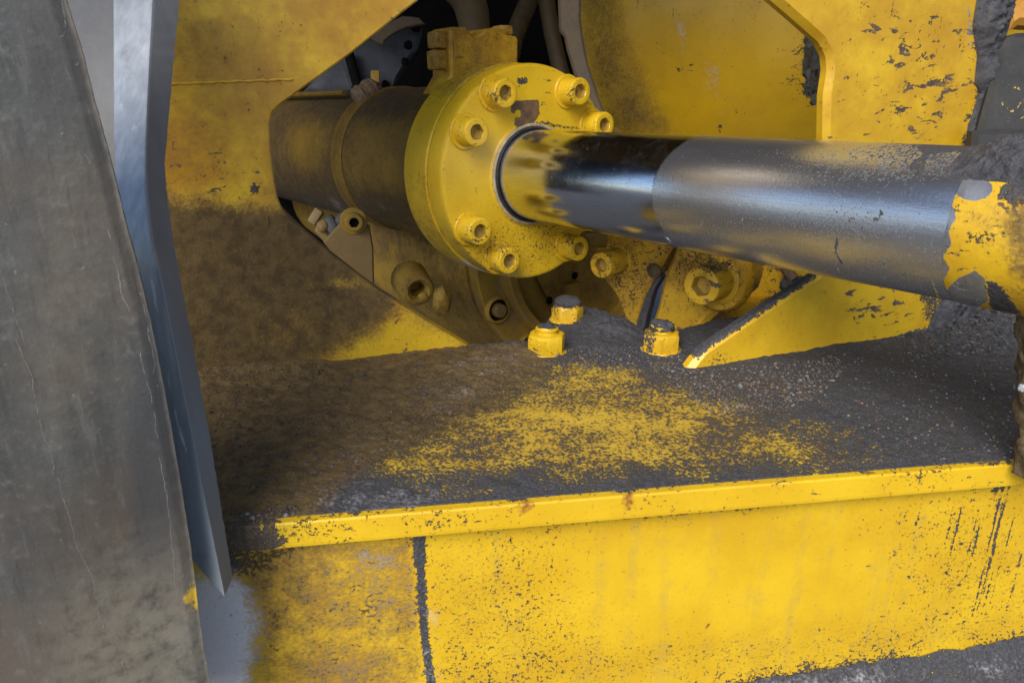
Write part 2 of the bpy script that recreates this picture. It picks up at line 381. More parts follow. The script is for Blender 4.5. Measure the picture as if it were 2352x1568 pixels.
def rod_mat():
    g = NG("chromed_rod")
    s_, t_ = g.attr('s'), g.attr('th')
    rv = g.n("ShaderNodeCombineXYZ", {0: s_, 1: t_, 2: 0.0}).outputs[0]     # metres along, metres round
    br1 = g.noise(900, 3, .5, g.stretch(1, .07, 1, rv)); br2 = g.noise(900, 3, .5, g.stretch(.05, 1, 1, rv))
    nA = g.noise(30, 5, .6); nB = g.noise(150, 6, .65); nC = g.noise(600, 4, .6)
    film = g.attr('film')
    F = g.thr(g.wsum(film, (nA, .5), (nB, .5), (nC, .35)), .2, .9)
    col = g.mix(g.thr(br2, .4, .7), (.70, .73, .80), (.60, .63, .71))
    grime_shade = g.mix(g.thr(nC, .35, .65), (.13, .135, .155), (.34, .35, .40))
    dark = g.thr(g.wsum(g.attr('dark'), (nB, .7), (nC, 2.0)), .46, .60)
    col = g.mix(g.m('MULTIPLY', F, .20), col, grime_shade)
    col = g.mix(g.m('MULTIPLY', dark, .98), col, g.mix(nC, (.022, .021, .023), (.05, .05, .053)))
    sc_ = g.thr(g.wsum(g.attr('scr'), (nB, 1.6), (nC, 1.6)), .62, .8); col = g.mix(g.m('MULTIPLY', sc_, .8), col, (.75, .75, .78))
    tarF = g.thr(g.wsum(g.attr('tar'), (nB, 1.1), (nC, .8)), .5, .62); col = g.mix(tarF, col, (.05, .048, .05))
    yel = g.thr(g.wsum(g.attr('yel'), (nB, 1.2), (nC, 1.)), .55, .62); col = g.mix(yel, col, (.7, .42, .01))
    rough = g.m('ADD', g.fmix(F, .135, .22), g.m('MULTIPLY', br1, .06)); rough = g.fmix(g.m('MAXIMUM', tarF, yel), rough, .6)
    rough = g.fmix(g.m('MULTIPLY', dark, .9), rough, .8)
    met = g.m('MULTIPLY', g.m('SUBTRACT', 1.0, g.m('MAXIMUM', g.m('MAXIMUM', tarF, yel), dark)), g.fmix(F, 1.0, .94))
    h = g.wsum(g.m('MULTIPLY', br1, .006), g.m('MULTIPLY', br2, .022), g.m('MULTIPLY', g.m('MULTIPLY', F, nC), .10), g.m('MULTIPLY', tarF, g.m('ADD', nC, .6)))
    return g.out(col, rough, met, h, aniso=(.65, g.n('ShaderNodeAttribute', attribute_name='tang').outputs['Vector']))
M_ROD = rod_mat()
def gravel_mat():
    g = NG("gravel_grains"); return g.out(g.acol('tint'), .75)
M_GRAVEL = gravel_mat()

# ------------------------------------------------------------------ ground and the machine round the bay
Z0 = C0[2]
V = []; F = []
for j in range(41):
    for i in range(41):
        x = (i - 20) / 20; y = (j - 20) / 20
        V.append((math.copysign(abs(x) ** 2.2, x) * 200, math.copysign(abs(y) ** 2.2, y) * 200, 0.0))
for j in range(40):
    for i in range(40): F.append((j * 41 + i, j * 41 + i + 1, (j + 1) * 41 + i + 1, (j + 1) * 41 + i))
tag(mesh("ground", V, F, M_GROUND), "grey asphalt ground under the machine", kind='structure')

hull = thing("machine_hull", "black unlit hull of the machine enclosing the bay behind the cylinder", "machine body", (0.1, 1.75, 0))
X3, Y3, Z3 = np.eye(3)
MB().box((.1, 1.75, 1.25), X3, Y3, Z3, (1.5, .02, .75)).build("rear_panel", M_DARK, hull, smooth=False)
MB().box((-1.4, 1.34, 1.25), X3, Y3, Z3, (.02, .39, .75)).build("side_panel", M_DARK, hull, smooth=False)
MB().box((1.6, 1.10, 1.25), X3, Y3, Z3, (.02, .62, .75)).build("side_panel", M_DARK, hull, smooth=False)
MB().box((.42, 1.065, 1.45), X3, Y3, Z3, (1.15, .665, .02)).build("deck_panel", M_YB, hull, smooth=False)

MB().box((-.37, .40, 1.20), X3, Y3, Z3, (.14, .22, .008), .004).build("shade_panel", M_DARK, hull)  # added panel, out of view, to keep the left plate shaded

# ------------------------------------------------------------------ chassis ledge: top plate, lip, front panel, lower ledge, nuts
ZS = Z0 - 0.235
YAW = math.radians(8.4)
E1 = np.array([math.cos(YAW), math.sin(YAW), 0]); NF = np.array([math.sin(YAW), -math.cos(YAW), 0])
PS = np.array([0, .5, ZS])
FE = hit(1300, 1149, PS, Z3)                      # a point of the front edge
def fe_line(x):                                  # x along the edge
    return FE + E1 * x
led = thing("chassis_ledge", "wide yellow steel ledge caked with tar and gravel below the cylinder", "ledge", tuple(FE))
LP0 = hit(740, 845, PS, Z3); LP1 = hit(1080, 800, PS, Z3)
LD = nrm(LP1 - LP0); LN = np.array([LD[1], -LD[0], 0])
if LN[1] > 0: LN = -LN
RP0 = hit(1570, 852, PS, Z3); RP1 = hit(2080, 775, PS, Z3)
RD = nrm(RP1 - RP0); RN = np.array([RD[1], -RD[0], 0])
if RN[1] > 0: RN = -RN

top_out = [(150, 1232), (2700, 1029), (2750, 640), (2000, 690), (1650, 735), (1560, 758), (1480, 768), (1440, 738), (1345, 712), (1270, 722),
           (1222, 787), (1150, 797), (1085, 797), (900, 800), (0, 815), (-200, 1000)]
top3 = [hit(x, y, PS, Z3) for x, y in top_out]
# front edge of the plate butts against the lip
for i in (0, 1):
    k = np.dot(top3[i] - FE, E1); top3[i] = fe_line(k) - NF * .0065
def shelf_disp(B, V2):
    q = proj(B)
    far = sstep(np.dot(B - FE, -NF), .006, .02)
    n1 = fbm(B, 28, 4, 1.3); n2 = fbm(B, 130, 3, 5.1); n3 = fbm(B, 420, 2, 9.7)
    z = .0004 + (n1 * .0011 + n2 * .0011 + n3 * .0006 + .0012) * far
    worn = 1 - sstep(sdist(q, [(900, 1080), (1180, 880), (1290, 850), (1500, 860), (1700, 930), (1930, 1055), (1500, 1110), (1150, 1095)]), -60, 60)
    z *= 1 - .65 * worn
    dl = np.abs((B - LP0) @ LN); lft = 1 - sstep((B - LP0) @ LD, np.dot(LP1 - LP0, LD) - .05, np.dot(LP1 - LP0, LD) + .02)
    z += lft * (.0025 + .013 * (1 - sstep((B - LP0) @ LD, -.12, .05))) * np.exp(-dl / (.012 + .022 * (1 - sstep((B - LP0) @ LD, -.12, .05)))) * (1 + .25 * n1)
    dr = np.abs((B - RP0) @ RN); k = (B - RP0) @ RD; z += sstep(k, 0.05, .2) * .002 * np.exp(-dr / .015) * (1 + .3 * n1)
    def mound(x, y, rx, ry, h):
        r = np.hypot((q[:, 0] - x) / rx, (q[:, 1] - y) / ry); return h * np.exp(-r * r * 1.4) * (1 + .5 * n1 + .35 * n2)
    z += mound(2340, 730, 170, 65, .028) + mound(2200, 800, 120, 60, .003) + mound(1395, 762, 75, 34, .008) + mound(1330, 725, 70, 25, .004)
    z += mound(1180, 805, 60, 16, .003) + mound(1120, 850, 160, 50, .0035)
    return z
worn_poly = [(850, 1085), (930, 1020), (1060, 940), (1180, 872), (1265, 835), (1420, 838), (1560, 862), (1690, 915), (1860, 985), (2040, 1058), (1800, 1088), (1560, 1105), (1330, 1110), (1190, 1085), (1030, 1105), (900, 1100)]
slab("top_plate", top3, PS, Z3, .0155, .0026, M_LEDGE, led, pts3=True, bevel=.0003, disp=shelf_disp, spec={
    'grime_shade': [0.0, ('p', worn_poly, 80, .35)],
    'tar': [1.45, ('p', worn_poly, 85, .60), ('e', 1300, 980, 330, 75, .5, .52), ('l', [(900, 1055), (1150, 1060), (1240, 1020)], 18, 30, .47), ('l', [(1270, 850), (1450, 870)], 15, 25, .50),
            ('l', [(640, 1195), (2400, 1060)], 6, 10, .75), ('e', 1050, 1130, 90, 20, .6, .9)],
    'mud': [0.0, ('p', worn_poly, 80, .26), ('p', [(300, 560), (1080, 790), (1250, 800), (1240, 850), (1130, 930), (950, 1010), (800, 1090), (690, 1200), (200, 1260)], 60, 1.35),  # brown mud; its diagonal border also paints the grey sheet's soft shadow
            ('e', 1030, 900, 130, 50, .8, .75), ('p', [(1550, 845), (1900, 840), (1880, 930), (1650, 960), (1560, 900)], 40, .35)],
    'dust_sheen': [0.0, ('l', [(1210, 820), (1060, 900), (900, 985), (800, 1080), (760, 1150)], 35, 55, .12), ('e', 900, 1140, 160, 35, .8, .13), ('e', 1130, 850, 90, 40, .9, .12)]})

# lip: the cut edge of the plate
KL, KR = -.40, .66
def bar_grid(k0, k1, nk, prof, nm, parent, mat, spec, z0):
    ks = np.linspace(k0, k1, nk); V = []; F = []; m = len(prof)
    for k in ks:
        for (o, z) in prof: V.append(fe_line(k) + NF * o + np.array([0, 0, z]))
    for i in range(nk - 1):
        for j in range(m):
            j2 = (j + 1) % m; F.append((i * m + j, (i + 1) * m + j, (i + 1) * m + j2, i * m + j2))
    F.append(tuple(range(m))); F.append(tuple((nk - 1) * m + j for j in range(m))[::-1])
    V = np.array(V)
    return mesh(nm, V, F, mat, parent, masks(V, spec), False)
lip_t = .0165
lprof = [(-.006, 0), (-.0012, 0), (-.0006, -.0002), (-.0002, -.0006), (0, -.0012)] + [(0, -z) for z in np.linspace(.0032, lip_t - .0025, 8)] + [(-.0002, -lip_t + .0006), (-.0010, -lip_t), (-.006, -lip_t)]
bar_grid(KL, KR, 380, lprof, "edge_strip", led, M_Y, {
    'tar': [.02, ('l', [(200, 1228), (675, 1190), (2352, 1055)], 3, 5, .72), ('e', 560, 1215, 105, 80, .3, 1.15), ('e', 720, 1205, 90, 60, .8, .42), ('e', 1010, 1190, 130, 40, .8, .24),
            ('e', 815, 1178, 14, 9, .4, 1.2), ('e', 1190, 1146, 26, 5, .4, 1.2), ('e', 1440, 1128, 24, 6, .4, 1.2), ('e', 1985, 1080, 20, 8, .4, 1.0), ('e', 2200, 1062, 200, 8, .5, .9), ('e', 2120, 1090, 120, 30, .8, .33)],
    'rust': [0.0, ('e', 1205, 1157, 22, 22, .7, .8), ('e', 1445, 1145, 16, 24, .7, .7), ('e', 1288, 1142, 8, 9, .7, .7)],
    'mud': [0.0, ('e', 560, 1220, 110, 60, .4, .55), ('e', 640, 1225, 45, 40, .8, .4)],
    'chip': [-.05, ('e', 2150, 1090, 140, 40, .8, .22), ('e', 760, 1205, 90, 40, .8, .15)]}, 0)

# front panel, set back under the lip
PF0 = FE - NF * .011 + np.array([0, 0, -lip_t])
fp = [fe_line(KL) - NF * .011, fe_line(KR) - NF * .011, fe_line(KR) - NF * .011, fe_line(KL) - NF * .011]
for i, dz in enumerate((-lip_t + .002, -lip_t + .002, -.32, -.32)): fp[i] = fp[i] + np.array([0, 0, dz])
slab("front_panel", fp, PF0, NF, .014, .0026, M_Y, led, pts3=True, bevel=.0005, spec={
    'tar': [-.02, ('e', 1140, 1400, 190, 260, .7, .30), ('l', [(1000, 1568), (2352, 1440)], 25, 70, .28), ('p', [(1350, 1640), (1700, 1562), (2352, 1455), (2600, 1410), (2600, 1800), (1300, 1800)], 42, 1.2),
            ('e', 1700, 1330, 380, 90, .7, -.12), ('e', 2200, 1300, 180, 220, .7, .20), ('p', [(500, 1240), (720, 1240), (640, 1285), (570, 1325), (500, 1330)], 26, .95),
            ('l', [(530, 1262), (960, 1235), (1300, 1205), (2352, 1105)], 3, 6, .5), ('e', 760, 1420, 190, 160, .8, .20), ('e', 1070, 1500, 40, 60, .8, .42), ('e', 1060, 1320, 60, 120, .8, .12),  # first line paints in the shade under the lip
            ('l', [(962, 1215), (966, 1300), (970, 1400), (980, 1500), (992, 1580)], 8, 9, 1.7), ('l', [(964, 1215), (964, 1290)], 11, 7, 1.7)],
    'grime_shade': [.04, ('p', [(540, 1230), (955, 1230), (978, 1590), (500, 1590)], 30, .55), ('e', 1100, 1480, 120, 190, .8, .3), ('e', 1600, 1220, 500, 40, .8, .18), ('e', 2250, 1330, 160, 220, .8, .25), ('l', [(1100, 1568), (2352, 1430)], 40, 60, .3)],
    'mud': [0.0, ('p', [(560, 1230), (950, 1230), (975, 1590), (540, 1590)], 35, .50), ('e', 650, 1320, 110, 70, .7, .62), ('e', 640, 1420, 70, 120, .7, .55)],
    'dust_sheen': [0.0, ('p', [(300, 1320), (535, 1345), (565, 1390), (580, 1470), (560, 1600), (300, 1600)], 60, 1.3), ('e', 840, 1330, 110, 90, .9, .20), ('e', 800, 1460, 120, 110, .9, .12),  # first shape is a pale grey patch low on the left
             ('l', [(985, 1420), (990, 1580)], 20, 30, .3)],
    'streak': [-.2, ('p', [(2060, 1120), (2500, 1080), (2500, 1440), (2050, 1480)], 60, .20), ('l', [(2190, 1140), (2180, 1240)], 12, 14, .5), ('l', [(2300, 1115), (2270, 1300), (2235, 1440)], 9, 9, .62), ('l', [(2345, 1110), (2280, 1125)], 6, 6, .9), ('l', [(2250, 1180), (2215, 1330)], 6, 8, .45)],
    'chip': [-.12, ('e', 2200, 1300, 150, 170, .8, .12), ('e', 760, 1420, 170, 150, .7, .16)],
    'runs': [.55], 'speck': [.05, ('e', 1150, 1400, 230, 260, .8, .42), ('e', 1750, 1330, 360, 90, .8, -.05), ('l', [(1000, 1568), (2352, 1440)], 40, 60, .42), ('e', 2220, 1300, 180, 200, .8, .36), ('l', [(980, 1230), (2352, 1115)], 12, 30, .30)],
    'rust': [0.0, ('e', 1626, 1437, 4, 5, .5, 1.2)]})

# lower ledge with a bank of tar along the bottom of the panel (right side)
LB = [(1500, 1606), (1700, 1566), (1900, 1532), (2100, 1502), (2352, 1462), (2600, 1425)]
bank = [hit(x, y, PF0, NF) for x, y in LB]
nb = 150; nw = 60; V = []; F = []
kk = np.array([np.dot(b - PF0, E1) for b in bank]); zz = np.array([b[2] for b in bank]); kk = np.r_[-.1, kk]; zz = np.r_[zz[0] - .03, zz]
zlow = zz.min() - .03
B2 = []
for i in range(nb):
    k = -.1 + (kk[-1] + .1) * i / (nb - 1); zt = np.interp(k, kk, zz)
    for j in range(nw):
        t = j / (nw - 1); o = .001 + t * .16
        z = zlow + (zt - zlow) * math.exp(-t * .16 / .05)
        B2.append(PF0 + E1 * k + NF * o + np.array([0, 0, z - PF0[2]]))
B2 = np.array(B2); nz = fbm(B2, 60, 4, 3.3) * .003 + fbm(B2, 260, 3, 8.) * .0016; B2[:, 2] += nz
for i in range(nb - 1):
    for j in range(nw - 1): F.append((i * nw + j, i * nw + j + 1, (i + 1) * nw + j + 1, (i + 1) * nw + j))
top_n = len(B2); V = list(B2); border = [j for j in range(nw)] + [i * nw + nw - 1 for i in range(1, nb)] + [(nb - 1) * nw + j for j in range(nw - 2, -1, -1)] + [i * nw for i in range(nb - 2, 0, -1)]
for b in border: V.append(np.array([B2[b][0], B2[b][1], zlow - .02]))
for i in range(len(border)):
    j = (i + 1) % len(border); F.append((border[j], border[i], top_n + i, top_n + j))
F.append(tuple(top_n + i for i in range(len(border)))[::-1])
V = np.array(V)
mesh("lower_step", V, F, M_Y, led, masks(V, {'tar': [1.3], 'dust_sheen': [0.0, ('l', [(1650, 1600), (2000, 1560), (2352, 1530)], 25, 30, .18)]}), True, "tar covered lower step", 60)

# nuts on the plate
def hexnut(name, x, y, h, af, stud, label, mat, caps, base_y=None, spec=None):
    b = hit(x, y, PS, Z3); o = b.copy()
    m = MB(); m.lathe(o, Z3, [(0, af * .60), (.0012, af * .61), (.0022, af * .59), (.0022, af * .5)], 48, u=nrm([.9, .3, 0]))
    m.lathe(o, Z3, [(.0022, af * .49, 1), (.0030, af * .5, 1), (h - .0022, af * .5, 1), (h - .0004, af * .485, 0), (h, af * .44), (h, af * .28)], 48, u=nrm([.9, .3, 0]))
    n = m.build(name, mat, led, spec, label=label, flat=28)
    MB().lathe(o, Z3, [(h - .002, af * .30), (h + stud * .55, af * .30), (h + stud * .6, af * .335), (h + stud * .72, af * .335), (h + stud * .8, af * .27), (h + stud, af * .25), (h + stud, .0005)], 32, cap1=True).build("stud", M_Y, n, spec)
    if caps: MB().lump(o + Z3 * (h + stud * caps[1]), (af * caps[0], af * caps[0], stud * caps[2] + .002), x * .01, .35, 2.2).build("tar_cap", M_TAR, n)
    return n
hexnut("hex_nut", 1255, 808, .0180, .0300, .006, "yellow nut with a clean black topped stud", M_Y, (.26, .95, .10), spec={'tar': [.1, ('l', [(1215, 808), (1298, 808)], 4, 6, .5)]})
hexnut("hex_nut", 1517, 804, .0180, .0300, .008, "yellow nut under a ragged cap of tar", M_YC, (.34, .62, .42), spec={'tar': [.1, ('e', 1490, 770, 16, 40, .6, .75), ('l', [(1480, 755), (1550, 752)], 4, 8, .6)]})
b = hit(1303, 738, PS, Z3)
m = MB(); m.lathe(b, Z3, [(0, .0165), (.002, .018), (.0035, .0165), (.0035, .013)], 40)
m.lathe(b, Z3, [(.003, .0135, 1), (.014, .0138, 1), (.0175, .0136), (.0205, .011), (.022, .004)], 48, cap1=True)
n = m.build("hex_bolt", M_YC, led, {'tar': [.2, ('l', [(1260, 696), (1345, 696)], 8, 10, 1.2)]}, label="domed bolt head furthest back, black on top")
MB().lump(b + Z3 * .0195, (.0138, .0138, .0065), 2.2, .2, 2).build("tar_cap", M_TAR, n)

# ------------------------------------------------------------------ left frame plate with the bay opening
left_out = [(960, -60), (975, -10), (900, 48), (800, 128), (700, 200), (645, 240), (626, 258), (619, 285), (621, 340), (628, 400), (638, 455), (650, 482), (690, 522), (760, 583), (860, 660), (980, 738), (1084, 800), (1120, 826),
            (900, 900), (500, 960), (240, 1000), (225, -700), (960, -700)]
fr = thing("frame_plate", "dirty yellow frame plate with an angled opening, left of the cylinder", "frame plate", tuple(LP0))
slab("plate_body", left_out, LP0, LN, .024, .004, M_FRAME, fr, bevel=.0012, spec={
    'grime_shade': [.82, ('p', [(200, 300), (660, 300), (660, 520), (200, 520)], 120, .9), ('p', [(720, 840), (880, 760), (940, 700), (1100, 800), (1080, 840)], 30, .12)], 'mud': [.10, ('p', [(200, -200), (520, -200), (520, 480), (200, 480)], 120, .26), ('p', [(100, 462), (660, 478), (900, 660), (1120, 830), (500, 1000), (0, 1000)], 60, 1.2),  # the strong brown film puts the overhead shade into the plate's colour
            ('p', [(680, 850), (740, 800), (850, 755), (920, 690), (985, 735), (1100, 800), (1100, 840), (900, 860)], 46, .20), ('e', 800, 650, 110, 14, .9, .75), ('e', 530, 590, 110, 12, .9, .85), ('e', 600, 440, 70, 30, .8, .35), ('e', 660, 760, 130, 60, .9, .8)],
    'tar': [-.04, ('e', 520, 420, 140, 60, .7, .20), ('e', 583, 433, 11, 13, .3, 1.3), ('p', [(400, 470), (640, 480), (760, 600), (600, 700), (400, 800)], 60, .20),
            ('l', [(730, 845), (900, 825), (1090, 803)], 6, 10, .75), ('l', [(900, 690), (912, 760), (895, 830)], 2, 4, .7), ('l', [(935, 760), (930, 830)], 2, 4, .7), ('l', [(680, 670), (760, 665), (850, 730)], 3, 5, .7)],
    'chip': [-.06, ('e', 500, 400, 150, 80, .7, .22)], 'rust': [0.0, ('e', 840, 700, 130, 60, .8, .28)]})
pl = lambda x, y, o=0.0: hit(x, y, LP0, LN) + LN * o
weld = MB().tube([pl(330 + i * 8, 196 - i * .32 + .8 * math.sin(i * 1.1) + .5 * math.sin(i * 2.9), .0000) for i in range(44)], [.0009 + .0003 * math.sin(i * 1.7) for i in range(44)], 8)
weld.build("weld_bead", M_Y, fr, {'grime_shade': [.5]})

# ------------------------------------------------------------------ right side plate
right_out = [(1572, 862), (1616, 806), (1710, 742), (1808, 678), (1880, 632), (1890, 600), (1900, 500), (1897, 330), (1899, 220), (1908, 160), (1905, 128), (1888, 96), (1850, 62), (1790, 10), (1720, -50), (1650, -110),
             (1650, -700), (2420, -700), (2345, -150), (2318, 0), (2296, 90), (2262, 200), (2238, 320), (2200, 560), (2168, 690), (2140, 755), (2105, 806)]
sp_ = thing("side_plate", "chipped yellow plate rising behind the rod on the right", "side plate", tuple(RP0))
slab("plate_body", right_out, RP0, RN, .011, .004, M_Y, sp_, bevel=.0045, spec={
    'grime_shade': [.30, ('p', [(1850, -100), (2400, -100), (2300, 330), (1850, 330)], 80, .56)],  # brown film here puts the roof's shade into the colour
    'tar': [-.04, ('l', [(2335, -60), (2300, 90), (2255, 230), (2228, 330)], 16, 14, .95), ('l', [(2310, -40), (2262, 110)], 26, 24, .62), ('l', [(1560, 862), (1800, 826), (2000, 800), (2100, 770)], 3, 12, .62), ('e', 2150, 690, 40, 60, .5, .8),
            ('p', [(1596, 822), (1620, 800), (1874, 628), (1860, 590), (1560, 790)], 4, 1.5), ('e', 1640, 825, 60, 14, .8, .4)],
    'chip': [-.02, ('p', [(1960, 40), (2260, 20), (2220, 330), (1950, 330)], 60, .26), ('e', 2170, 200, 50, 22, .6, .55), ('e', 2120, 140, 45, 18, .7, .42), ('e', 2110, 300, 45, 18, .7, .45), ('e', 2290, 100, 60, 120, .7, .45),
             ('p', [(1880, 640), (2150, 690), (2090, 770), (1960, 740)], 40, .33), ('l', [(1960, 720), (2060, 670)], 14, 16, .5), ('l', [(2040, 740), (2060, 700)], 10, 10, .6)],
    'bare': [0.0, ('l', [(2225, 10), (2228, 110)], 7, 10, .62)],
    'patch': [0.0, ('e', 2178, 196, 40, 14, .5, .55), ('e', 2143, 130, 14, 16, .5, .5)]})
# tar crust on its outer edge, on the notch edge and down by the ledge
def crust(name, pts, p0, n, h, parent, seed, sp=.0022, amp=.6, lift=.0015):
    def dsp(B, V2):
        q = proj(B); d = -sdist(q, pts); e = sstep(d, 0, 22)
        return lift + e * h * (1 + amp * (fbm(B, 70, 4, seed) + .7 * fbm(B, 250, 3, seed + 3)))
    return slab(name, pts, p0, n, .01, sp, M_TAR, parent, bevel=.0006, disp=dsp)
crust("tar_crust", [(2252, -40), (2235, 60), (2246, 130), (2240, 190), (2252, 215), (2225, 290), (2218, 336), (2240, 330), (2258, 250), (2282, 200), (2300, 110), (2316, 60), (2340, -40)], RP0 + RN * .001, RN, .007, sp_, 4.)
crust("tar_crust", [(2092, 806), (2128, 764), (2162, 690), (2210, 660), (2250, 720), (2170, 806)], RP0 + RN * .0012, RN, .006, sp_, 9.)

# ------------------------------------------------------------------ hydraulic cylinder
AX = np.array([0.58874218, -0.80754677, 0.03536753]); AX = nrm(AX)
UX = np.array([0.80805231, 0.58911074, 0.0]); WX = np.cross(AX, UX)
FC = np.array([0.02090133, 0.77781064, -0.10103025]) + C0
def cyl(s, u, w_): return FC + AX * s + UX * u + WX * w_
hc = thing("hydraulic_cylinder", "yellow hydraulic cylinder with bolted flange and bright chrome rod", "hydraulic cylinder", tuple(FC))

def dense_lathe(name, prof, segs, mat, parent, spec, extra=None, label=None, flat=35, rfun=None, o=FC, a=AX, u=UX):
    pr = []
    for (s0, r0, k) in prof: pr.append((s0, r0, k))
    P = []
    for i in range(len(pr) - 1):
        k = pr[i][2]
        for j in range(k): t = j / k; P.append((pr[i][0] + (pr[i + 1][0] - pr[i][0]) * t, pr[i][1] + (pr[i + 1][1] - pr[i][1]) * t))
    P.append(pr[-1][:2])
    m = MB().lathe(o, a, P, segs, u=u); V = np.array(m.V)
    at_ = masks(V, spec) if spec else {}
    return mesh(name, V, m.F, mat, parent, at_, True, label, flat)

R0 = .1078
dense_lathe("gland_flange", [(0.0018, .0475, 1), (.0018, .0515, 2), (0.0002, .0535, 30), (0, R0 - .003, 2), (-.0009, R0 - .0008, 1), (-.003, R0, 8), (-.0265, R0, 1), (-.0275, R0 - .0012, 1), (-.029, R0 - .0012, 1)], 360, M_Y, hc, {
    'patch': [0.0, ('p', [(1174, 232), (1236, 230), (1240, 262), (1225, 285), (1205, 292), (1180, 288), (1185, 262), (1172, 258)], 5, 1.0), ('e', 1190, 262, 8, 10, .4, .1), ('e', 1250, 245, 12, 18, .6, .45), ('e', 1345, 235, 10, 8, .5, .6)],
    'tar': [-.05, ('e', 1200, 186, 14, 9, .4, 1.1), ('l', [(1188, 293), (1245, 282), (1290, 292), (1330, 296)], 4, 5, .95), ('e', 1200, 570, 130, 75, .8, .25), ('l', [(1170, 500), (1220, 515), (1300, 530)], 6, 8, .6), ('e', 1290, 560, 90, 60, .8, .29),
            ('e', 1030, 560, 60, 100, .8, .12), ('l', [(1080, 600), (1210, 645), (1290, 615)], 4, 8, .5)],
    'chip': [-.08, ('e', 1270, 230, 110, 90, .8, .10)],
    'mud': [-.1, ('e', 1050, 575, 60, 60, .8, .15), ('e', 1060, 200, 110, 60, .9, .12)], 'dust_sheen': [0.0, ('e', 1130, 640, 70, 30, .8, .3)], 'speck': [.02, ('e', 1200, 560, 140, 90, .8, .42)]})
dense_lathe("gland_ring", [(-.0285, .06, 1), (-.0285, R0 + .0002, 1), (-.0300, R0 + .0016, 5), (-.052, R0 + .0016, 1), (-.053, R0 + .0008, 6), (-.0735, R0 + .0008, 1), (-.0755, R0 - .001, 1), (-.0755, .08, 1)], 300, M_Y, hc, {
    'mud': [.04, ('e', 1080, 180, 130, 60, .8, .62), ('e', 930, 420, 60, 110, .9, .26), ('e', 990, 560, 60, 60, .8, .4)], 'tar': [-.05], 'dust_sheen': [0.0, ('e', 1080, 612, 70, 26, .8, .45)], 'chip': [-.1]})
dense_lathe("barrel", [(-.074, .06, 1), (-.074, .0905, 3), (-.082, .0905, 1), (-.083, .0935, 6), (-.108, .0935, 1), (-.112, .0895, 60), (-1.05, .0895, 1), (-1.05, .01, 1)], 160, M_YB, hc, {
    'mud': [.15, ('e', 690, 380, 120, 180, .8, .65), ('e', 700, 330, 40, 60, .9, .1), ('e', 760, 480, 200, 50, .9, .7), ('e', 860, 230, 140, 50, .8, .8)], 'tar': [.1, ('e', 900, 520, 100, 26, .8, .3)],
    'dust_sheen': [0.0, ('e', 740, 480, 140, 30, .8, .14)]})
dense_lathe("black_band", [(-.0762, .085, 1), (-.0762, .0992, 4), (-.0815, .0992, 1), (-.0815, .085, 1)], 160, M_RUBBER, hc, None)
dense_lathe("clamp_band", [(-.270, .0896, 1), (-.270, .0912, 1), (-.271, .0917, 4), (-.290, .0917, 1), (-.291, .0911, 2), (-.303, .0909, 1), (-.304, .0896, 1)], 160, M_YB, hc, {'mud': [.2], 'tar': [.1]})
# clamp screw boss, rusty
cb = MB(); ct = np.radians(118); cdir = UX * math.cos(ct) + WX * math.sin(ct); cpos = FC + AX * -.285 + cdir * .0945
tn = nrm(np.cross(AX, cdir))
cb.lathe(cpos - tn * .016, tn, [(0, .004), (0, .012), (.003, .0135), (.006, .012), (.008, .0145), (.012, .0145), (.014, .0125), (.020, .0125), (.022, .0145), (.028, .013), (.031, .009), (.031, .002)], 18, cap0=True, cap1=True)
V_ = np.array(cb.V); V_ += nrm([1, 1, 1]) * (fbm(V_, 220, 3, 2.) * .0016)[:, None]; cb.V = [tuple(v) for v in V_]
cb.lump(cpos - tn * .016 + np.array([0, 0, -.004]), (.010, .010, .010), 3.3, .4)
cb.build("clamp_bolt", M_RUSTB, hc)
MB().tube([cyl(-.33 - .04 * i, -.052 - .0005 * i, .085) for i in range(12)], .0035, 8).build("grease_line", M_YB, hc)
# wiper seal and its worn rim
dense_lathe("wiper_seal", [(-.004, .0452, 1), (.0030, .0452, 1), (.0042, .0462, 1), (.0042, .0474, 1), (.0026, .0482, 1), (-.001, .0482, 1)], 180, M_SEAL, hc, None)
M_RIM = simple("worn_bare_rim", (.50, .42, .28), (.24, .17, .11), .55, 160, .5)
dense_lathe("wiper_rim", [(.0012, .0478, 1), (.0030, .0482, 1), (.0034, .0494, 1), (.0026, .0508, 1), (.0012, .0512, 1)], 180, M_RIM, hc, None)

# socket head cap screws
def cap_screw(base, d, r, hgt, washer, parent, mat, sock_mat, spec=None, label=None, roll=0.0, wh=.0022):
    d = nrm(d); u0 = np.cross([0, 0, 1.0], d); u0 = nrm(u0); v0 = np.cross(d, u0); u = u0 * math.cos(roll) + v0 * math.sin(roll)
    ap = r * .50
    m = MB()
    if washer: m.lathe(base, d, [(-.001, washer), (wh * .6, washer), (wh, washer * .955), (wh, r * .9)], 40, u=u)
    m.lathe(base, d, [(0, r * 1.06), (wh + .0008, r * 1.02), (wh + .002, r), (hgt - .0013, r), (hgt - .0005, r * .975), (hgt - .0001, r * .92), (hgt, r * .78), (hgt - .0002, ap * 1.12), (hgt - .0012, ap * 1.0, 1)], 48, u=u)
    s = m.build("cap_screw", mat, parent, spec, label=label, flat=40)
    k = MB().lathe(base, d, [(hgt - .0011, ap * 1.0, 1), (hgt - r * .62, ap * .95, 1), (hgt - r * .74, ap * .5), (hgt - r * .72, .0003)], 48, cap1=True, u=u)
    k.build("socket", sock_mat, s)
    return s
M_SOCK = paint("dusty_socket", (.42, .25, .025), (.32, .20, .04), rough=.6, mud0=.25, mud=(.14, .09, .03), peel=.4)
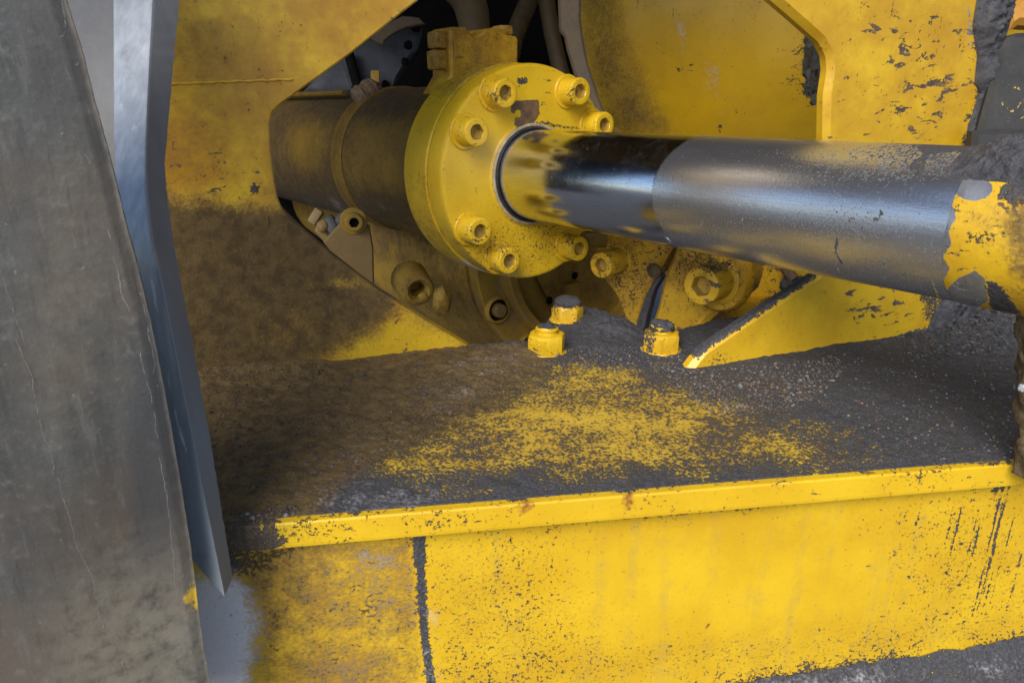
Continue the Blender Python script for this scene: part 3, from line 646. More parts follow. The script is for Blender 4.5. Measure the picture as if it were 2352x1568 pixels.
for i, ang in enumerate((30, 60, 120, 150, 210, 240, 300, 330)):
    t = math.radians(ang); p = cyl(0.0, .0925 * math.cos(t), .0925 * math.sin(t))
    low = ang > 200
    c = proj(p[None])[0]
    cap_screw(p, AX, .0133, .0215, .0172, hc, M_Y, M_SOCK, roll=random.random(), spec={
        'tar': [.10 + (.16 if low else .02), ('e', c[0] + 4, c[1] + (14 if not low else -16), 16, 14, .7, .52 if ang in (30, 60, 240, 300, 120) else .2)], 'chip': [.06], 'mud': [.05 if not low else .15, ('e', c[0] + 2, c[1] + 8, 16, 20, .8, .4 if ang in (30, 60, 300) else .1)]})

# chrome rod
S_END = .430
ns, nt = 300, 144; V = []; F = []; sv = []; tv = []
for i in range(ns):
    s = -.01 + (S_END + .01) * i / (ns - 1)
    for k in range(nt):
        t = 2 * math.pi * k / nt; V.append(cyl(s, .045 * math.cos(t), .045 * math.sin(t))); sv.append(s); tv.append(t * .045)
for i in range(ns - 1):
    for k in range(nt):
        k2 = (k + 1) % nt; F.append((i * nt + k, i * nt + k2, (i + 1) * nt + k2, (i + 1) * nt + k))
V = np.array(V); sv = np.array(sv); tv = np.array(tv)
at_ = masks(V, {
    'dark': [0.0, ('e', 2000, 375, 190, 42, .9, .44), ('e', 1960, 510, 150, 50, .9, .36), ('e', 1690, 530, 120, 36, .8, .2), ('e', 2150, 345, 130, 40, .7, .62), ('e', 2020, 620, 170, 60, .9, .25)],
    'scr': [0.0, ('l', [(1368, 400), (1372, 470)], 2, 3, .5), ('l', [(1525, 455), (1535, 545)], 2, 3, .7), ('l', [(1700, 455), (1705, 500)], 3, 5, .5), ('e', 1530, 345, 26, 26, .7, .42), ('l', [(1620, 312), (1575, 345), (1540, 410), (1526, 470)], 2, 3, .55), ('l', [(1900, 540), (1920, 560), (1985, 615)], 2, 4, .5)],
    'tar': [0.0, ('l', [(2150, 330), (2110, 372), (2095, 385)], 9, 8, .75), ('l', [(2122, 372), (2108, 410)], 8, 8, .75), ('l', [(1925, 545), (1918, 580), (1935, 605)], 4, 4, .8), ('l', [(1905, 548), (1912, 590), (1932, 630)], 2, 3, .7), ('l', [(2030, 600), (2035, 640)], 4, 5, .7), ('e', 2170, 335, 70, 16, .5, 1.), ('e', 2024, 488, 5, 9, .5, .8), ('l', [(1530, 545), (1545, 560)], 2, 3, .7)],
    'yel': [0.0, ('l', [(2137, 600), (2142, 645), (2155, 680)], 2, 2.5, 1.0)]})
f_ = sstep(sv + .004 * np.sin(tv * 60), .213, .2155) * .62 + .26 * sstep(sv, .045, .085)
at_['film'] = f_ + .22 * sstep(sv, .26, .30); at_['s'] = sv; at_['th'] = tv; at_['tang'] = np.cos(tv / .045)[:, None] * WX - np.sin(tv / .045)[:, None] * UX
mesh("piston_rod", V, F, M_ROD, hc, at_, True, "chrome rod, mirror bright by the flange and hazy further out")
# painted rod end with clevis eye beyond the picture
prof = [(S_END - .0005, .044, 1), (S_END - .0003, .0452, 2), (S_END + .003, .0456, 30), (.475, .0458, 12), (.52, .050, 8), (.60, .050, 1), (.60, .02, 1)]
dense_lathe("rod_end", prof, 160, M_Y, hc, {
    'bare': [0.0, ('p', [(2186, 470), (2165, 480), (2148, 560), (2152, 640), (2170, 640), (2180, 615), (2165, 590), (2185, 560), (2178, 530), (2196, 500)], 4, 1.1), ('e', 2236, 434, 44, 26, .15, 1.1), ('p', [(2150, 690), (2200, 640), (2240, 622), (2262, 640), (2270, 690), (2220, 720)], 8, 1.0)],
    'tar': [.16, ('p', [(2290, 455), (2300, 425), (2330, 400), (2420, 395), (2420, 470), (2330, 470)], 8, 1.3), ('l', [(2180, 330), (2420, 345)], 22, 16, 1.2), ('e', 2260, 545, 46, 14, .6, .7), ('p', [(2262, 640), (2290, 650), (2345, 720), (2280, 720)], 8, 1.3), ('p', [(2150, 330), (2215, 345), (2200, 400), (2180, 430), (2150, 430)], 10, 1.0)],
    'grime_shade': [.45], 'mud': [.12, ('e', 2300, 520, 70, 60, .9, .45), ('e', 2350, 560, 40, 100, .6, .75)], 'chip': [.15]}, label="worn yellow painted end of the rod with silver patches")
eye = MB(); ec = cyl(.655, 0, 0)
eye.lathe(ec - WX * .04, WX, [(0, .03), (0, .062), (.003, .065), (.077, .065), (.08, .062), (.08, .03), (0, .03)], 48); eye.build("rod_eye", M_YC, hc)
# clump of tar lying on the rod end
V = []; F = []; nu, nv = 150, 90
for i in range(nu):
    s = .418 + .09 * i / (nu - 1)
    for k in range(nv):
        t = math.radians(66 + 74 * k / (nv - 1)); e = math.sin(math.pi * i / (nu - 1)) ** .5 * math.sin(math.pi * k / (nv - 1)) ** .6
        d = Vector((s * 60, math.cos(t) * 2.7, math.sin(t) * 2.7)); hh = .0030 * (1 + 1.0 * mnoise.fractal(d, .9, 2, 4) + .7 * mnoise.fractal(d * 4, .8, 2, 4)) + .006 * math.exp(-((s - .445) / .018) ** 2)
        r = .0448 + e * hh if e > .02 else .0440
        V.append(cyl(s, r * math.cos(t), r * math.sin(t)))
for i in range(nu - 1):
    for k in range(nv - 1): F.append((i * nv + k, (i + 1) * nv + k, (i + 1) * nv + k + 1, i * nv + k + 1))
mesh("tar_clump", V, F, M_TAR, hc, None, True)

# port block on the gland ring
PB = FC - AX * .066
slab("port_block", [(1012, 215), (1036, 172), (1034, 66), (1040, 62), (1074, 62), (1082, 78), (1092, 84), (1104, 78), (1118, 66), (1136, 64), (1152, 68), (1166, 80), (1188, 84), (1192, 92), (1191, 155), (1185, 160), (1180, 215)], PB, AX, .036, .004, M_YC, hc, bevel=.0025,
     spec={'grime_shade': [.6], 'mud': [.30, ('e', 1070, 120, 40, 50, .8, .48)], 'dust_sheen': [0, ('e', 1090, 130, 50, 40, .9, .12)], 'tar': [.05]})
def pbox(x0, y0, x1, y1, off, th, nm, mat, bev=.003):
    p0 = PB + AX * off; a = hit(x0, y0, p0, AX); b2 = hit(x1, y1, p0, AX); c = (a + b2) / 2 - AX * th / 2; d = b2 - a
    return MB().box(c, UX, WX, AX, (abs(d @ UX) / 2, abs(d @ WX) / 2, th / 2), bev).build(nm, mat, hc, {'mud': [.55], 'grime_shade': [.6], 'tar': [.05]})
pbox(1001, 70, 1032, 112, -.006, .02, "block_bolt", M_YC); pbox(1000, 114, 1032, 160, -.006, .02, "block_bolt", M_YC)
pbox(1150, 57, 1180, 82, -.004, .02, "block_bolt", M_YC)

# ------------------------------------------------------------------ things in the bay behind
# elbow pipe out of the block, hose, strap
p_ = thing("elbow_pipe", "short brownish elbow pipe rising from the port block", "pipe", tuple(at(1092, 80, .86)))
MB().tube([at(1094, 95, .86), at(1090, 60, .865), at(1086, 35, .875), at(1080, 12, .89), at(1068, -8, .92), at(1045, -30, .97)], [.0165, .0180, .0195, .02, .02, .02], 24).build("pipe_body", M_HOSE, p_)
p_ = thing("ribbed_hose", "dark ribbed hose slanting behind the port block", "hose", tuple(at(1180, 90, 1.05)))
hp = [(1172, 130), (1180, 90), (1192, 55), (1205, 25), (1220, -10), (1240, -60)]
P = []; 
for i in range(len(hp) - 1):
    for j in range(16): t = j / 16; P.append(at(hp[i][0] * (1 - t) + hp[i + 1][0] * t, hp[i][1] * (1 - t) + hp[i + 1][1] * t, 1.05))
MB().tube(P, [.0125 + .0012 * (i % 4 < 2) for i in range(len(P))], 16).build("hose_body", M_HOSE, p_)
# grey casting up left in the gap
cg = thing("grey_casting", "dim grey ribbed casting glimpsed above the barrel", "casting", tuple(at(840, 150, 1.35)))
cp = at(840, 130, 1.35); cn = nrm([.15, -.95, .25])
slab("casting_body", [(690, 215), (740, 160), (840, 90), (900, 62), (962, 56), (972, 70), (960, 110), (940, 140), (915, 180), (905, 215)], cp, cn, .06, .02, M_GREYCAST, cg, bevel=.006,
     disp=lambda B, V2: .006 * fbm(B, 18, 3, 1.) )
MB().tube([at(800, 120, 1.33), at(826, 215, 1.33)], .009, 12).build("rib", M_DARK, cg)
MB().tube([at(812, 200, 1.335), at(790, 130, 1.335)], .005, 10).build("rib", M_GREYCAST, cg)
for x, y, r in ((955, 62, .009), (938, 104, .008), (930, 142, .007), (885, 196, .008)):
    MB().lump(hit(x, y, cp + cn * .004, cn), (r, .006, r), x, .3).build("hole_shade", M_DARK, cg)  # dark lumps painted in for the shade inside bolt holes
MB().box(at(862, 180, 1.32), X3, cn, np.cross(X3, cn), (.008, .006, .013), .003).build("yellow_clip", M_YD, cg)
slab("ragged_bracket", [(846, 84), (880, 58), (925, 36), (962, 40), (976, 54), (935, 62), (905, 76), (884, 92), (880, 104), (862, 96)], at(900, 70, 1.3), cn, .01, .02, M_BROWN, cg, bevel=.002)

# big domed yellow drum
DC = at(2075, -50, 1.10); DA = nrm([-.10, -.98, .12])
dr = thing("domed_drum", "big glossy yellow domed drum behind the cylinder", "drum", tuple(DC))
DR = .478
prof = [(-.25, DR * .99, 4), (-.07, DR, 1)] + [(-.06 + .22 * (1 - (k / 40) ** 2.0), max(.001, DR * k / 40), 1) for k in range(40, -1, -1)]
dense_lathe("drum_shell", prof, 300, paint("glossy_yellow_paint", (.68, .40, .012), (.60, .34, .012), rough=.24, peel=.16, amp=.4), dr, {
    'mud': [-.05, ('p', [(1300, -50), (1420, -50), (1450, 100), (1500, 200), (1560, 320), (1400, 330), (1330, 120)], 60, .62), ('l', [(1840, 20), (1900, 200)], 20, 30, .5)],
    'chip': [-.06, ('e', 1576, 158, 22, 8, .5, .7), ('e', 1664, 203, 14, 12, .5, .55), ('e', 1660, 290, 12, 16, .6, .4), ('e', 1860, 150, 60, 90, .7, .4)],
    'tar': [.02, ('l', [(1840, 110), (1870, 170), (1895, 230)], 10, 16, .62), ('l', [(1820, 190), (1900, 240)], 10, 16, .75)],
    'dust_sheen': [0, ('l', [(1545, 20), (1570, 90), (1582, 130)], 6, 12, .30), ('e', 1640, 165, 55, 80, .9, .16)]}, o=DC, a=DA, u=None)  # last ellipse paints the soft gloss highlight on the dome
dense_lathe("rim_band", [(-.10, DR * 1.0, 1), (-.10, DR * 1.022, 2), (-.065, DR * 1.024, 1), (-.060, DR * 1.018, 1), (-.060, DR * .995, 1)], 160, M_BROWN, dr, None, o=DC, a=DA, u=None)
# brown hanging strap by the drum
st = thing("hanging_strap", "dull brown strap hanging beside the drum edge", "strap", tuple(at(1310, 90, .97)))
slab("strap_body", [(1278, -80), (1338, -80), (1334, 40), (1340, 90), (1352, 150), (1382, 240), (1420, 320), (1380, 330), (1345, 250), (1318, 170), (1300, 110), (1296, 85), (1284, 70)], at(1320, 90, .94), nrm([-.1, -1, .1]), .012, .012, M_BROWN, st, bevel=.003)
p_ = thing("thin_pipe", "thin ochre pipe just left of the brown strap", "pipe", tuple(at(1262, 60, 1.0)))
MB().tube([at(1250, -40, 1.0), at(1258, 20, 1.0), at(1268, 80, 1.0), at(1284, 150, 1.0), at(1300, 210, 1.0)], .011, 16).build("pipe_body", M_HOSE, p_)
# tar lump in the notch at the drum's right
tl = MB(); 
for x, y, d, r in ((1880, 150, .80, .018), (1872, 105, .82, .014), (1890, 200, .79, .014), (1866, 190, .80, .009)):
    tl.lump(at(x, y, d), (r * .8, r, r * 1.3), x * .1 + y, .5, 2.2, (26, 18))
M_LUMP = simple("grey_dried_tar", (.06, .056, .05), (.17, .16, .14), .4, 130, 1.2)
tag(tl.build("tar_lump", M_LUMP), "shiny grey lump of tar wedged between drum and side plate", "tar lump")

# gearbox below the barrel
GA = nrm([.56, -.82, .05]); GC = at(1345, 570, 1.0)
gb = thing("gearbox", "dusty ochre gearbox casting with bolted ring below the barrel", "gearbox", tuple(GC))
dense_lathe("casing", [(-.9, .10, 2), (-.62, .13, 3), (-.45, .175, 6), (-.30, .182, 8), (-.13, .182, 3), (-.10, .176, 4), (-.04, .172, 2), (-.03, .170, 1), (-.03, .10, 1)], 160, M_YD, gb, {'mud': [.28, ('e', 1010, 560, 200, 40, .8, .6), ('e', 1000, 690, 120, 70, .8, .5)], 'dust_sheen': [.05]}, o=GC, a=GA, u=None)
dense_lathe("ring_flange", [(-.03, .166, 1), (-.014, .166, 1), (-.012, .164, 3), (-.012, .137, 1), (-.010, .134, 1), (.006, .132, 1), (.008, .130, 2), (.008, .120, 1), (.003, .117, 1), (-.02, .114, 3), (-.03, .098, 1), (-.03, .05, 1)], 160, M_YD, gb, {'mud': [.25], 'dust_sheen': [.1]}, o=GC, a=GA, u=None)
gu = nrm(np.cross([0, 0, 1.0], GA)); gv = np.cross(GA, gu)
for ang in (176, 205, 234, 263, 292, 321):
    t = math.radians(ang); p = GC + GA * -.012 + (gu * math.cos(t) + gv * math.sin(t)) * .151
    bh = MB().lathe(p, GA, [(0, .0095), (.009, .0090), (.0105, .0078), (.011, .001)], 24, cap1=True).build("bolt_head", M_PALE, gb)
    MB().lathe(p, GA, [(-.001, .0185), (.0045, .0172), (.0055, .0160), (.0050, .0146), (.0006, .0142)], 32).build("bolt_pocket", M_YD, bh)
    MB().lathe(p, GA, [(.0006, .0144), (.0007, .0092)], 32).build("pocket_shade", M_DARK, bh)  # near-black ring paints in the shadow around the sunken bolt
dense_lathe("hub_face", [(-.028, .110, 1), (-.022, .100, 3), (-.022, .02, 1), (-.022, .001, 1)], 100, M_YD, gb, None, o=GC, a=GA, u=None)
hpn = GC + GA * -.012
slab("hub_plate", [(1235, 640), (1250, 560), (1320, 545), (1400, 590), (1440, 680), (1430, 760), (1300, 760)], hpn, GA, .006, .02, M_YD, gb, bevel=.001, spec={'mud': [.35]})
for x, y in ((1320, 633), (1262, 690)):
    MB().lathe(hit(x, y, hpn + GA * .0008, GA), GA, [(0, .0055), (.0006, .005), (-.0003, .004), (-.0004, .0005)], 20, cap1=True).build("hole_shade", M_DARK, gb)  # near-black disc paints the dark inside the hole
MB().box(hit(1312, 668, hpn + GA * .004, GA), gu, gv, GA, (.013, .012, .006), .003).build("cover_lug", M_YD, gb)
# eye lug on the casing
lp = at(962, 668, .905); ld = nrm([.35, -.93, -.05])
MB().lathe(lp, ld, [(-.05, .024), (-.004, .020), (0, .018), (.001, .014), (-.004, .0095), (-.03, .0085), (-.03, .001)], 32, cap1=True).build("eye_lug", M_YD, gb, {'mud': [.3]})
MB().lump(at(1015, 690, .90), (.012, .015, .018), 5., .2).build("cast_boss", M_YD, gb, {'mud': [.3]})
MB().lump(at(972, 682, .893), (.006, .006, .006), 1., .2).build("plug", M_YD, gb)
# pale plate with one screw and linkage bits at the left of the gearbox
pp = thing("pale_plate", "pale tan plate with one socket screw under the barrel", "plate", tuple(at(810, 560, .88)))
ppn = nrm([.2, -.97, .1])
slab("plate_body", [(742, 556), (782, 512), (800, 490), (850, 520), (858, 570), (860, 660), (830, 660), (770, 590)], at(810, 560, .88), ppn, .012, .01, M_PALE, pp, bevel=.002)
cap_screw(hit(812, 508, at(810, 560, .88), ppn), nrm([.25, -.96, .05]), .0105, .014, .016, pp, M_YD, M_DARK)
lk = thing("linkage", "small yellow and white linkage parts in the dark gap under the barrel", "linkage", tuple(at(735, 530, .93)))
def bar(p, q, wd, mat, nm): 
    p, q = np.asarray(p), np.asarray(q); d = q - p; L = np.linalg.norm(d); e = nrm(d); n_ = nrm(np.cross(e, FW)); MB().box((p + q) / 2, e, n_, np.cross(e, n_), (L / 2, wd, wd * .8), wd * .4).build(nm, mat, lk)
bar(at(735, 482, .93), at(715, 514, .93), .006, M_WHITE, "yellow_bar")
slab("bracket_plate", [(722, 530), (745, 500), (770, 500), (792, 520), (785, 545), (762, 565), (740, 552)], at(755, 530, .935), ppn, .008, .02, M_WHITE, lk, bevel=.002)
bar(at(752, 498, .925), at(776, 545, .925), .0075, M_RUBBER, "dark_link"); bar(at(790, 490, .925), at(770, 520, .925), .005, M_RUBBER, "dark_link")
MB().lump(at(742, 520, .922), (.008, .007, .008), 2., .1).build("ball_joint", M_WHITE, lk)

# mounting bracket with two big cap screws, right of centre
BN = nrm([-.66, -.75, .02]); BP = at(1500, 650, .80)
br = thing("mounting_bracket", "tar specked yellow bracket with two large cap screws beneath the rod", "bracket", tuple(BP))
bs = {'grime_shade': [.4], 'tar': [.20, ('e', 1560, 580, 150, 30, .8, .36), ('e', 1430, 620, 60, 60, .8, .32)], 'mud': [.26], 'rust': [0, ('e', 1500, 625, 14, 18, .5, .8), ('e', 1600, 700, 60, 12, .7, .4)], 'chip': [.12], 'dust_sheen': [0, ('l', [(1530, 670), (1512, 700)], 4, 6, .5)]}
slab("web", [(1360, 520), (1560, 540), (1512, 622), (1494, 655), (1476, 700), (1462, 756), (1440, 770), (1434, 730), (1415, 680), (1385, 640)], BP, BN, .02, .005, M_YC, br, bevel=.003, spec=bs)
slab("arm", [(1562, 540), (1720, 560), (1722, 640), (1712, 672), (1690, 692), (1650, 716), (1622, 742), (1606, 775), (1604, 830), (1476, 830), (1486, 782), (1496, 742), (1508, 704), (1516, 664), (1524, 632)], BP + BN * .004, BN, .03, .005, M_YC, br, bevel=.005, spec=bs)
crust_pts = [(1508, 628), (1520, 634), (1500, 670), (1488, 715), (1474, 775), (1456, 778), (1462, 740), (1478, 690)]
slab("tar_groove", crust_pts, BP + BN * .0005, BN, .01, .004, M_TAR, br, bevel=.001)
MB().lathe(hit(1502, 622, BP + BN * .004, BN), BN, [(0, .0085), (.0012, .008), (.0006, .0065), (-.0002, .006), (-.0003, .0005)], 24, cap1=True).build("plug", M_RUSTY, br)
pb = hit(1655, 640, BP + BN * .004, BN)
MB().lathe(pb, BN, [(-.002, .034), (.004, .0325), (.007, .030), (.007, .02)], 48).build("boss", M_YC, br, bs)
cap_screw(pb + BN * .007, BN, .0185, .034, .0240, br, M_YC, M_SOCK, {'tar': [.16, ('e', 1640, 610, 40, 18, .7, .7)], 'chip': [.2]}, roll=.3)
p1 = hit(1420, 598, BP, BN)
cap_screw(p1, BN, .0140, .034, .0185, br, M_YC, M_SOCK, {'tar': [.30], 'mud': [.3]}, roll=.2)
rb = thing("backing_block", "tar stained yellow block between bracket and side plate", "block", tuple(at(1770, 640, .83)))
slab("block_body", [(1690, 540), (1880, 560), (1872, 630), (1812, 672), (1806, 690), (1742, 700), (1718, 700), (1704, 690)], at(1770, 640, .85), BN, .05, .008, M_YC, rb, bevel=.004, spec={'tar': [.22, ('e', 1770, 600, 60, 26, .7, .55)], 'chip': [.2]})
slab("lower_block", [(1612, 740), (1680, 690), (1745, 690), (1740, 720), (1662, 775), (1612, 775)], at(1660, 730, .87), BN, .03, .01, M_YC, rb, bevel=.002, spec={'tar': [.12]})
MB().lump(at(1822, 655, .83), (.014, .014, .012), 4.4, .3).build("tar_lump", M_TAR, rb)
MB().tube([at(1800, 612, .82), at(1812, 625, .82), at(1822, 640, .82)], .006, 10).build("pin", M_RUSTB, rb)
pc = thing("pinch_clip", "small dusty clip poking out beneath the flange edge", "clip", tuple(at(1365, 545, .82)))
MB().box(at(1362, 545, .84), X3, Y3, Z3, (.018, .015, .009), .003).build("clip_body", M_YB, pc)

# ------------------------------------------------------------------ far right: black guard, orange piece, rusty post
gd = thing("black_guard", "black guard plate with yellow flecks beyond the side plate", "guard plate", tuple(at(2330, 200, .60)))
gn = nrm([-.1, -.98, .1]); gp = at(2330, 200, .62)
gme = slab("guard_body", [(2240, 335), (2262, 250), (2285, 170), (2300, 110), (2318, 85), (2340, 75), (2700, 60), (2700, 400), (2235, 400)], gp, gn, .03, .005, simple("flecked_black", (.016, .016, .018), (.035, .033, .03), .6, 50, .3, speck=(.5, .34, .05)), gd, bevel=.004,
     spec={'speck': [-.3, ('e', 2335, 235, 60, 55, .7, .26)]})
slab("guard_foot", [(2238, 300), (2300, 296), (2700, 300), (2700, 420), (2230, 420)], gp + gn * .012, gn, .012, .02, M_RUBBER, gd, bevel=.004)
og = thing("orange_cover", "orange yellow cover corner in the top right", "cover", tuple(at(2340, 20, .70)))
slab("cover_body", [(2310, 40), (2318, 15), (2335, 0), (2400, -80), (2600, -80), (2600, 70), (2345, 56), (2322, 72)], at(2340, 20, .72), gn, .03, .01, paint("orange_paint", (.62, .30, .04), (.5, .22, .03), rough=.5), og, bevel=.006)
ps = thing("rusty_post", "rough rust brown post at the right edge of the ledge", "post", tuple(hit(2384, 1085, PS, Z3)))
b0 = hit(2384, 1085, PS, Z3) - Z3 * .002; b1 = hit(2386, 660, b0, NF); V = []; F = []; nn_ = 90; ms = 40
for i in range(nn_):
    c = b0 + (b1 - b0) * i / (nn_ - 1)
    for k in range(ms):
        t = 2 * math.pi * k / ms; d = np.array([math.cos(t), math.sin(t), 0]); r = .0105 * (1 + .35 * mnoise.fractal(Vector((d[0] * 1.2, d[1] * 1.2, c[2] * 60)), .9, 2, 4) + .12 * mnoise.noise(Vector((d[0] * 5, d[1] * 5, c[2] * 300))))
        V.append(c + d * r)
for i in range(nn_ - 1):
    for k in range(ms): k2 = (k + 1) % ms; F.append((i * ms + k, i * ms + k2, (i + 1) * ms + k2, (i + 1) * ms + k))
F += [tuple(range(ms))[::-1], tuple((nn_ - 1) * ms + k for k in range(ms))]
mesh("post_body", V, F, M_RUSTY, ps)
MB().lump(hit(2347, 890, b0 + NF * .009, NF), (.0022, .0022, .0022), 3.1, .4, 1.8, (10, 8)).build("pale_pebble", simple("pale_stone", (.25, .28, .31), (.4, .43, .46), .6, 200, .3), ps)

# ------------------------------------------------------------------ left: grey sheet, backing plate, blue-grey bent strip
edge = [(118, -160), (150, 0), (185, 110), (215, 230), (240, 320), (266, 420), (290, 520), (312, 600), (332, 680), (355, 780), (378, 900), (398, 1010), (418, 1130), (437, 1250), (446, 1320), (455, 1400), (468, 1490), (482, 1570), (505, 1720)]
sh = thing("grey_sheet", "large grey scuffed sheet with fine cracks filling the left edge", "sheet", (-.155, .30, .75))
YE = .30; V = []; F = []; na = len(edge); ey_ = np.array([e[1] for e in edge], float); ex_ = np.array([e[0] for e in edge], float)
rows = 200; cols = 110; ylist = np.linspace(-160, 1720, rows)
for j, y in enumerate(ylist):
    x = np.interp(y, ey_, ex_) + 1.2 * mnoise.noise(Vector((y * .04, 3, 1))) + .9 * mnoise.noise(Vector((y * .3, 7, 1))); v = ray(x, y); p = C0 + v * (YE / v[1])
    for i in range(cols):
        t = i / (cols - 1) * .22
        d = np.array([-.92, -.39, 0.0]); q = p + d * t
        q = q + np.array([.39, -.92, 0]) * (.012 * math.sin(t * 26 + .3) * min(1, t * 14) - .03 * t * t * 8 + (-.0016 if t < .004 else 0))
        V.append(q)
front_n = len(V)
for k in range(front_n): V.append(V[k] + np.array([-.006, .012, 0]))
def gi(j, i): return j * cols + i
for j in range(rows - 1):
    for i in range(cols - 1):
        F.append((gi(j, i), gi(j, i + 1), gi(j + 1, i + 1), gi(j + 1, i))); F.append((front_n + gi(j, i), front_n + gi(j + 1, i), front_n + gi(j + 1, i + 1), front_n + gi(j, i + 1)))
    for i, fl in ((0, 0), (cols - 1, 1)):
        f = (gi(j, i), gi(j + 1, i), front_n + gi(j + 1, i), front_n + gi(j, i)); F.append(f if not fl else f[::-1])
for i in range(cols - 1):
    F.append((gi(0, i + 1), gi(0, i), front_n + gi(0, i), front_n + gi(0, i + 1))); F.append((gi(rows - 1, i), gi(rows - 1, i + 1), front_n + gi(rows - 1, i + 1), front_n + gi(rows - 1, i)))
V = np.array(V)
cr1 = [(138, -20), (152, 60), (150, 82), (128, 90), (135, 130), (165, 190), (178, 260), (195, 350), (225, 430), (245, 500), (255, 570), (272, 640), (285, 690), (300, 720)]
cr2 = [(40, 780), (70, 860), (90, 960), (120, 1060), (150, 1160), (180, 1260), (215, 1330), (230, 1420), (300, 1560)]
cr3 = [(318, 800), (345, 900), (362, 1010), (375, 1100), (392, 1200), (398, 1290), (410, 1380)]
cr4 = [(0, 620), (25, 690), (60, 800)]; cr5 = [(300, 1180), (322, 1290)]
at_ = masks(V, {'dark': [0.0, ('e', 130, 130, 60, 190, .8, .7), ('e', 355, 1060, 62, 330, .6, 1.0), ('e', 240, 760, 26, 420, .8, .5), ('e', 60, 560, 30, 300, .8, .5), ('e', 90, 1330, 130, 240, .9, .45), ('e', 40, 900, 70, 300, .9, .35), ('e', 230, 520, 40, 220, .8, .3)],
                'tan': [0.0, ('l', [(x_ - 3, y_) for x_, y_ in edge], 2.5, 3, .9), ('e', 330, 1500, 190, 200, .8, .75), ('e', 150, 700, 110, 330, .9, .25), ('l', [(150, 0), (240, 320), (300, 560)], 5, 8, .6)],  # the thin line along the rim is a painted highlight
                'yel': [-.2, ('e', 452, 1372, 34, 40, .7, .75), ('l', [(420, 1400), (448, 1470)], 6, 10, .3), ('e', 236, 1024, 7, 5, .6, .8)],
                })
mesh("sheet_body", V, F, M_SHEET, sh, at_, True, None, 50)
from mathutils.bvhtree import BVHTree
sbv = BVHTree.FromPolygons([tuple(v) for v in V], F)
m = MB(); rr_ = random.Random(5)
cr6 = [(60, 100), (66, 180), (80, 230)]; cr7 = [(330, 700), (338, 760), (352, 815), (356, 860)]; cr8 = [(345, 1150), (352, 1230), (372, 1330)]; cr9 = [(268, 1000), (276, 1060)]
for c in (cr1, cr2, cr3, cr4, cr7):
    pts = []; c = np.array(c, float); L = np.r_[0, np.cumsum(np.hypot(*np.diff(c, axis=0).T))]
    for d in np.arange(0, L[-1], 5.0):
        q = (np.interp(d, L, c[:, 0]) + 5.0 * mnoise.noise(Vector((d * .03, L[-1], 0))) + 2.5 * mnoise.noise(Vector((d * .12, L[-1], 4))) + 1.0 * rr_.uniform(-1, 1), np.interp(d, L, c[:, 1]))
        h_ = sbv.ray_cast(Vector(C0), Vector(ray(*q)))
        if h_[0] is not None: pts.append(np.array(h_[0]))
        if len(pts) > 3 and (rr_.random() < .10 or d + 5 >= L[-1]):
            m.tube(pts, [(.00004 + .00020 * abs(mnoise.noise(Vector((k * .35 + d, 3, L[-1]))))) for k in range(len(pts))], 5); pts = pts[-1:]
        if rr_.random() < .05: pts = []
for k in range(0):
    q0 = (rr_.uniform(-20, 430), rr_.uniform(-20, 1560)); L_ = rr_.choice([6, 10, 16, 30, 50]); sl_ = .16 + rr_.uniform(-.12, .12); pts = []
    for d in range(6):
        h_ = sbv.ray_cast(Vector(C0), Vector(ray(q0[0] + sl_ * L_ * d / 5 + rr_.uniform(-.5, .5), q0[1] + L_ * d / 5)))
        if h_[0] is not None: pts.append(np.array(h_[0]))
    if len(pts) > 2: m.tube(pts, [rr_.uniform(.00004, .00013) for _ in pts], 5)
scr = m.build("scratch_lines", simple("pale_scratch", (.20, .198, .19), (.29, .285, .27), .7, 200, .1), sh, None); scr['kind'] = 'stuff'

bpz = thing("backing_plate", "smooth plain grey plate between the scuffed sheet and blue strip", "plate", tuple(at(215, 150, .40)))
slab("plate_body", [(60, -200), (275, -200), (272, 40), (266, 150), (272, 300), (296, 500), (320, 640), (250, 700), (150, 300)], at(215, 150, .405), nrm([-.05, -.93, .36]), .008, .006, simple("grey_plate", (.095, .095, .10), (.13, .129, .134), .5, 40, .15), bpz, bevel=.001)

bl = thing("steel_strip", "bent blue grey steel strip with a dark cut edge on the left", "steel strip", tuple(at(400, 900, .33)))
ys = np.linspace(-180, 1420, 160)
Lx = np.interp(ys, [-180, 0, 300, 450, 570, 760, 1000, 1290, 1352], [262, 261, 262, 268, 298, 348, 392, 438, 450])
Mx = np.interp(ys, [-180, 0, 150, 300, 400, 480, 560, 700, 960, 1230, 1352, 1420], [362, 350, 342, 335, 333, 338, 350, 380, 432, 488, 513, 527])
Rx = np.interp(ys, [-180, 0, 150, 380, 470, 560, 680, 800, 1050, 1352, 1420], [425, 412, 398, 378, 386, 399, 422, 445, 490, 538, 549])
Yb = np.interp(ys, [-180, 0, 300, 560, 1352], [.42, .395, .36, .325, .312])      # the strip leans back towards its top
kz = np.exp(-.5 * (np.arange(-24, 25) / 9.0) ** 2); kz /= kz.sum(); Yb = np.convolve(np.pad(Yb, 24, mode='edge'), kz, 'valid')
Mx[:120] = np.convolve(np.pad(Mx, 6, mode='edge'), np.ones(13) / 13, 'valid')[:120]
Rx = Rx + np.array([1.8 * mnoise.noise(Vector((y * .05, 1, 2))) + 1.6 * mnoise.noise(Vector((y * .21, 5, 2))) for y in ys]); Mx = Mx + np.array([.9 * mnoise.noise(Vector((y * .06, 9, 2))) for y in ys])
V = []; F = []; ew = []; nl = 14; nr = 8
def atY(x, y, Y): v = ray(x, y); return C0 + v * (Y / v[1])
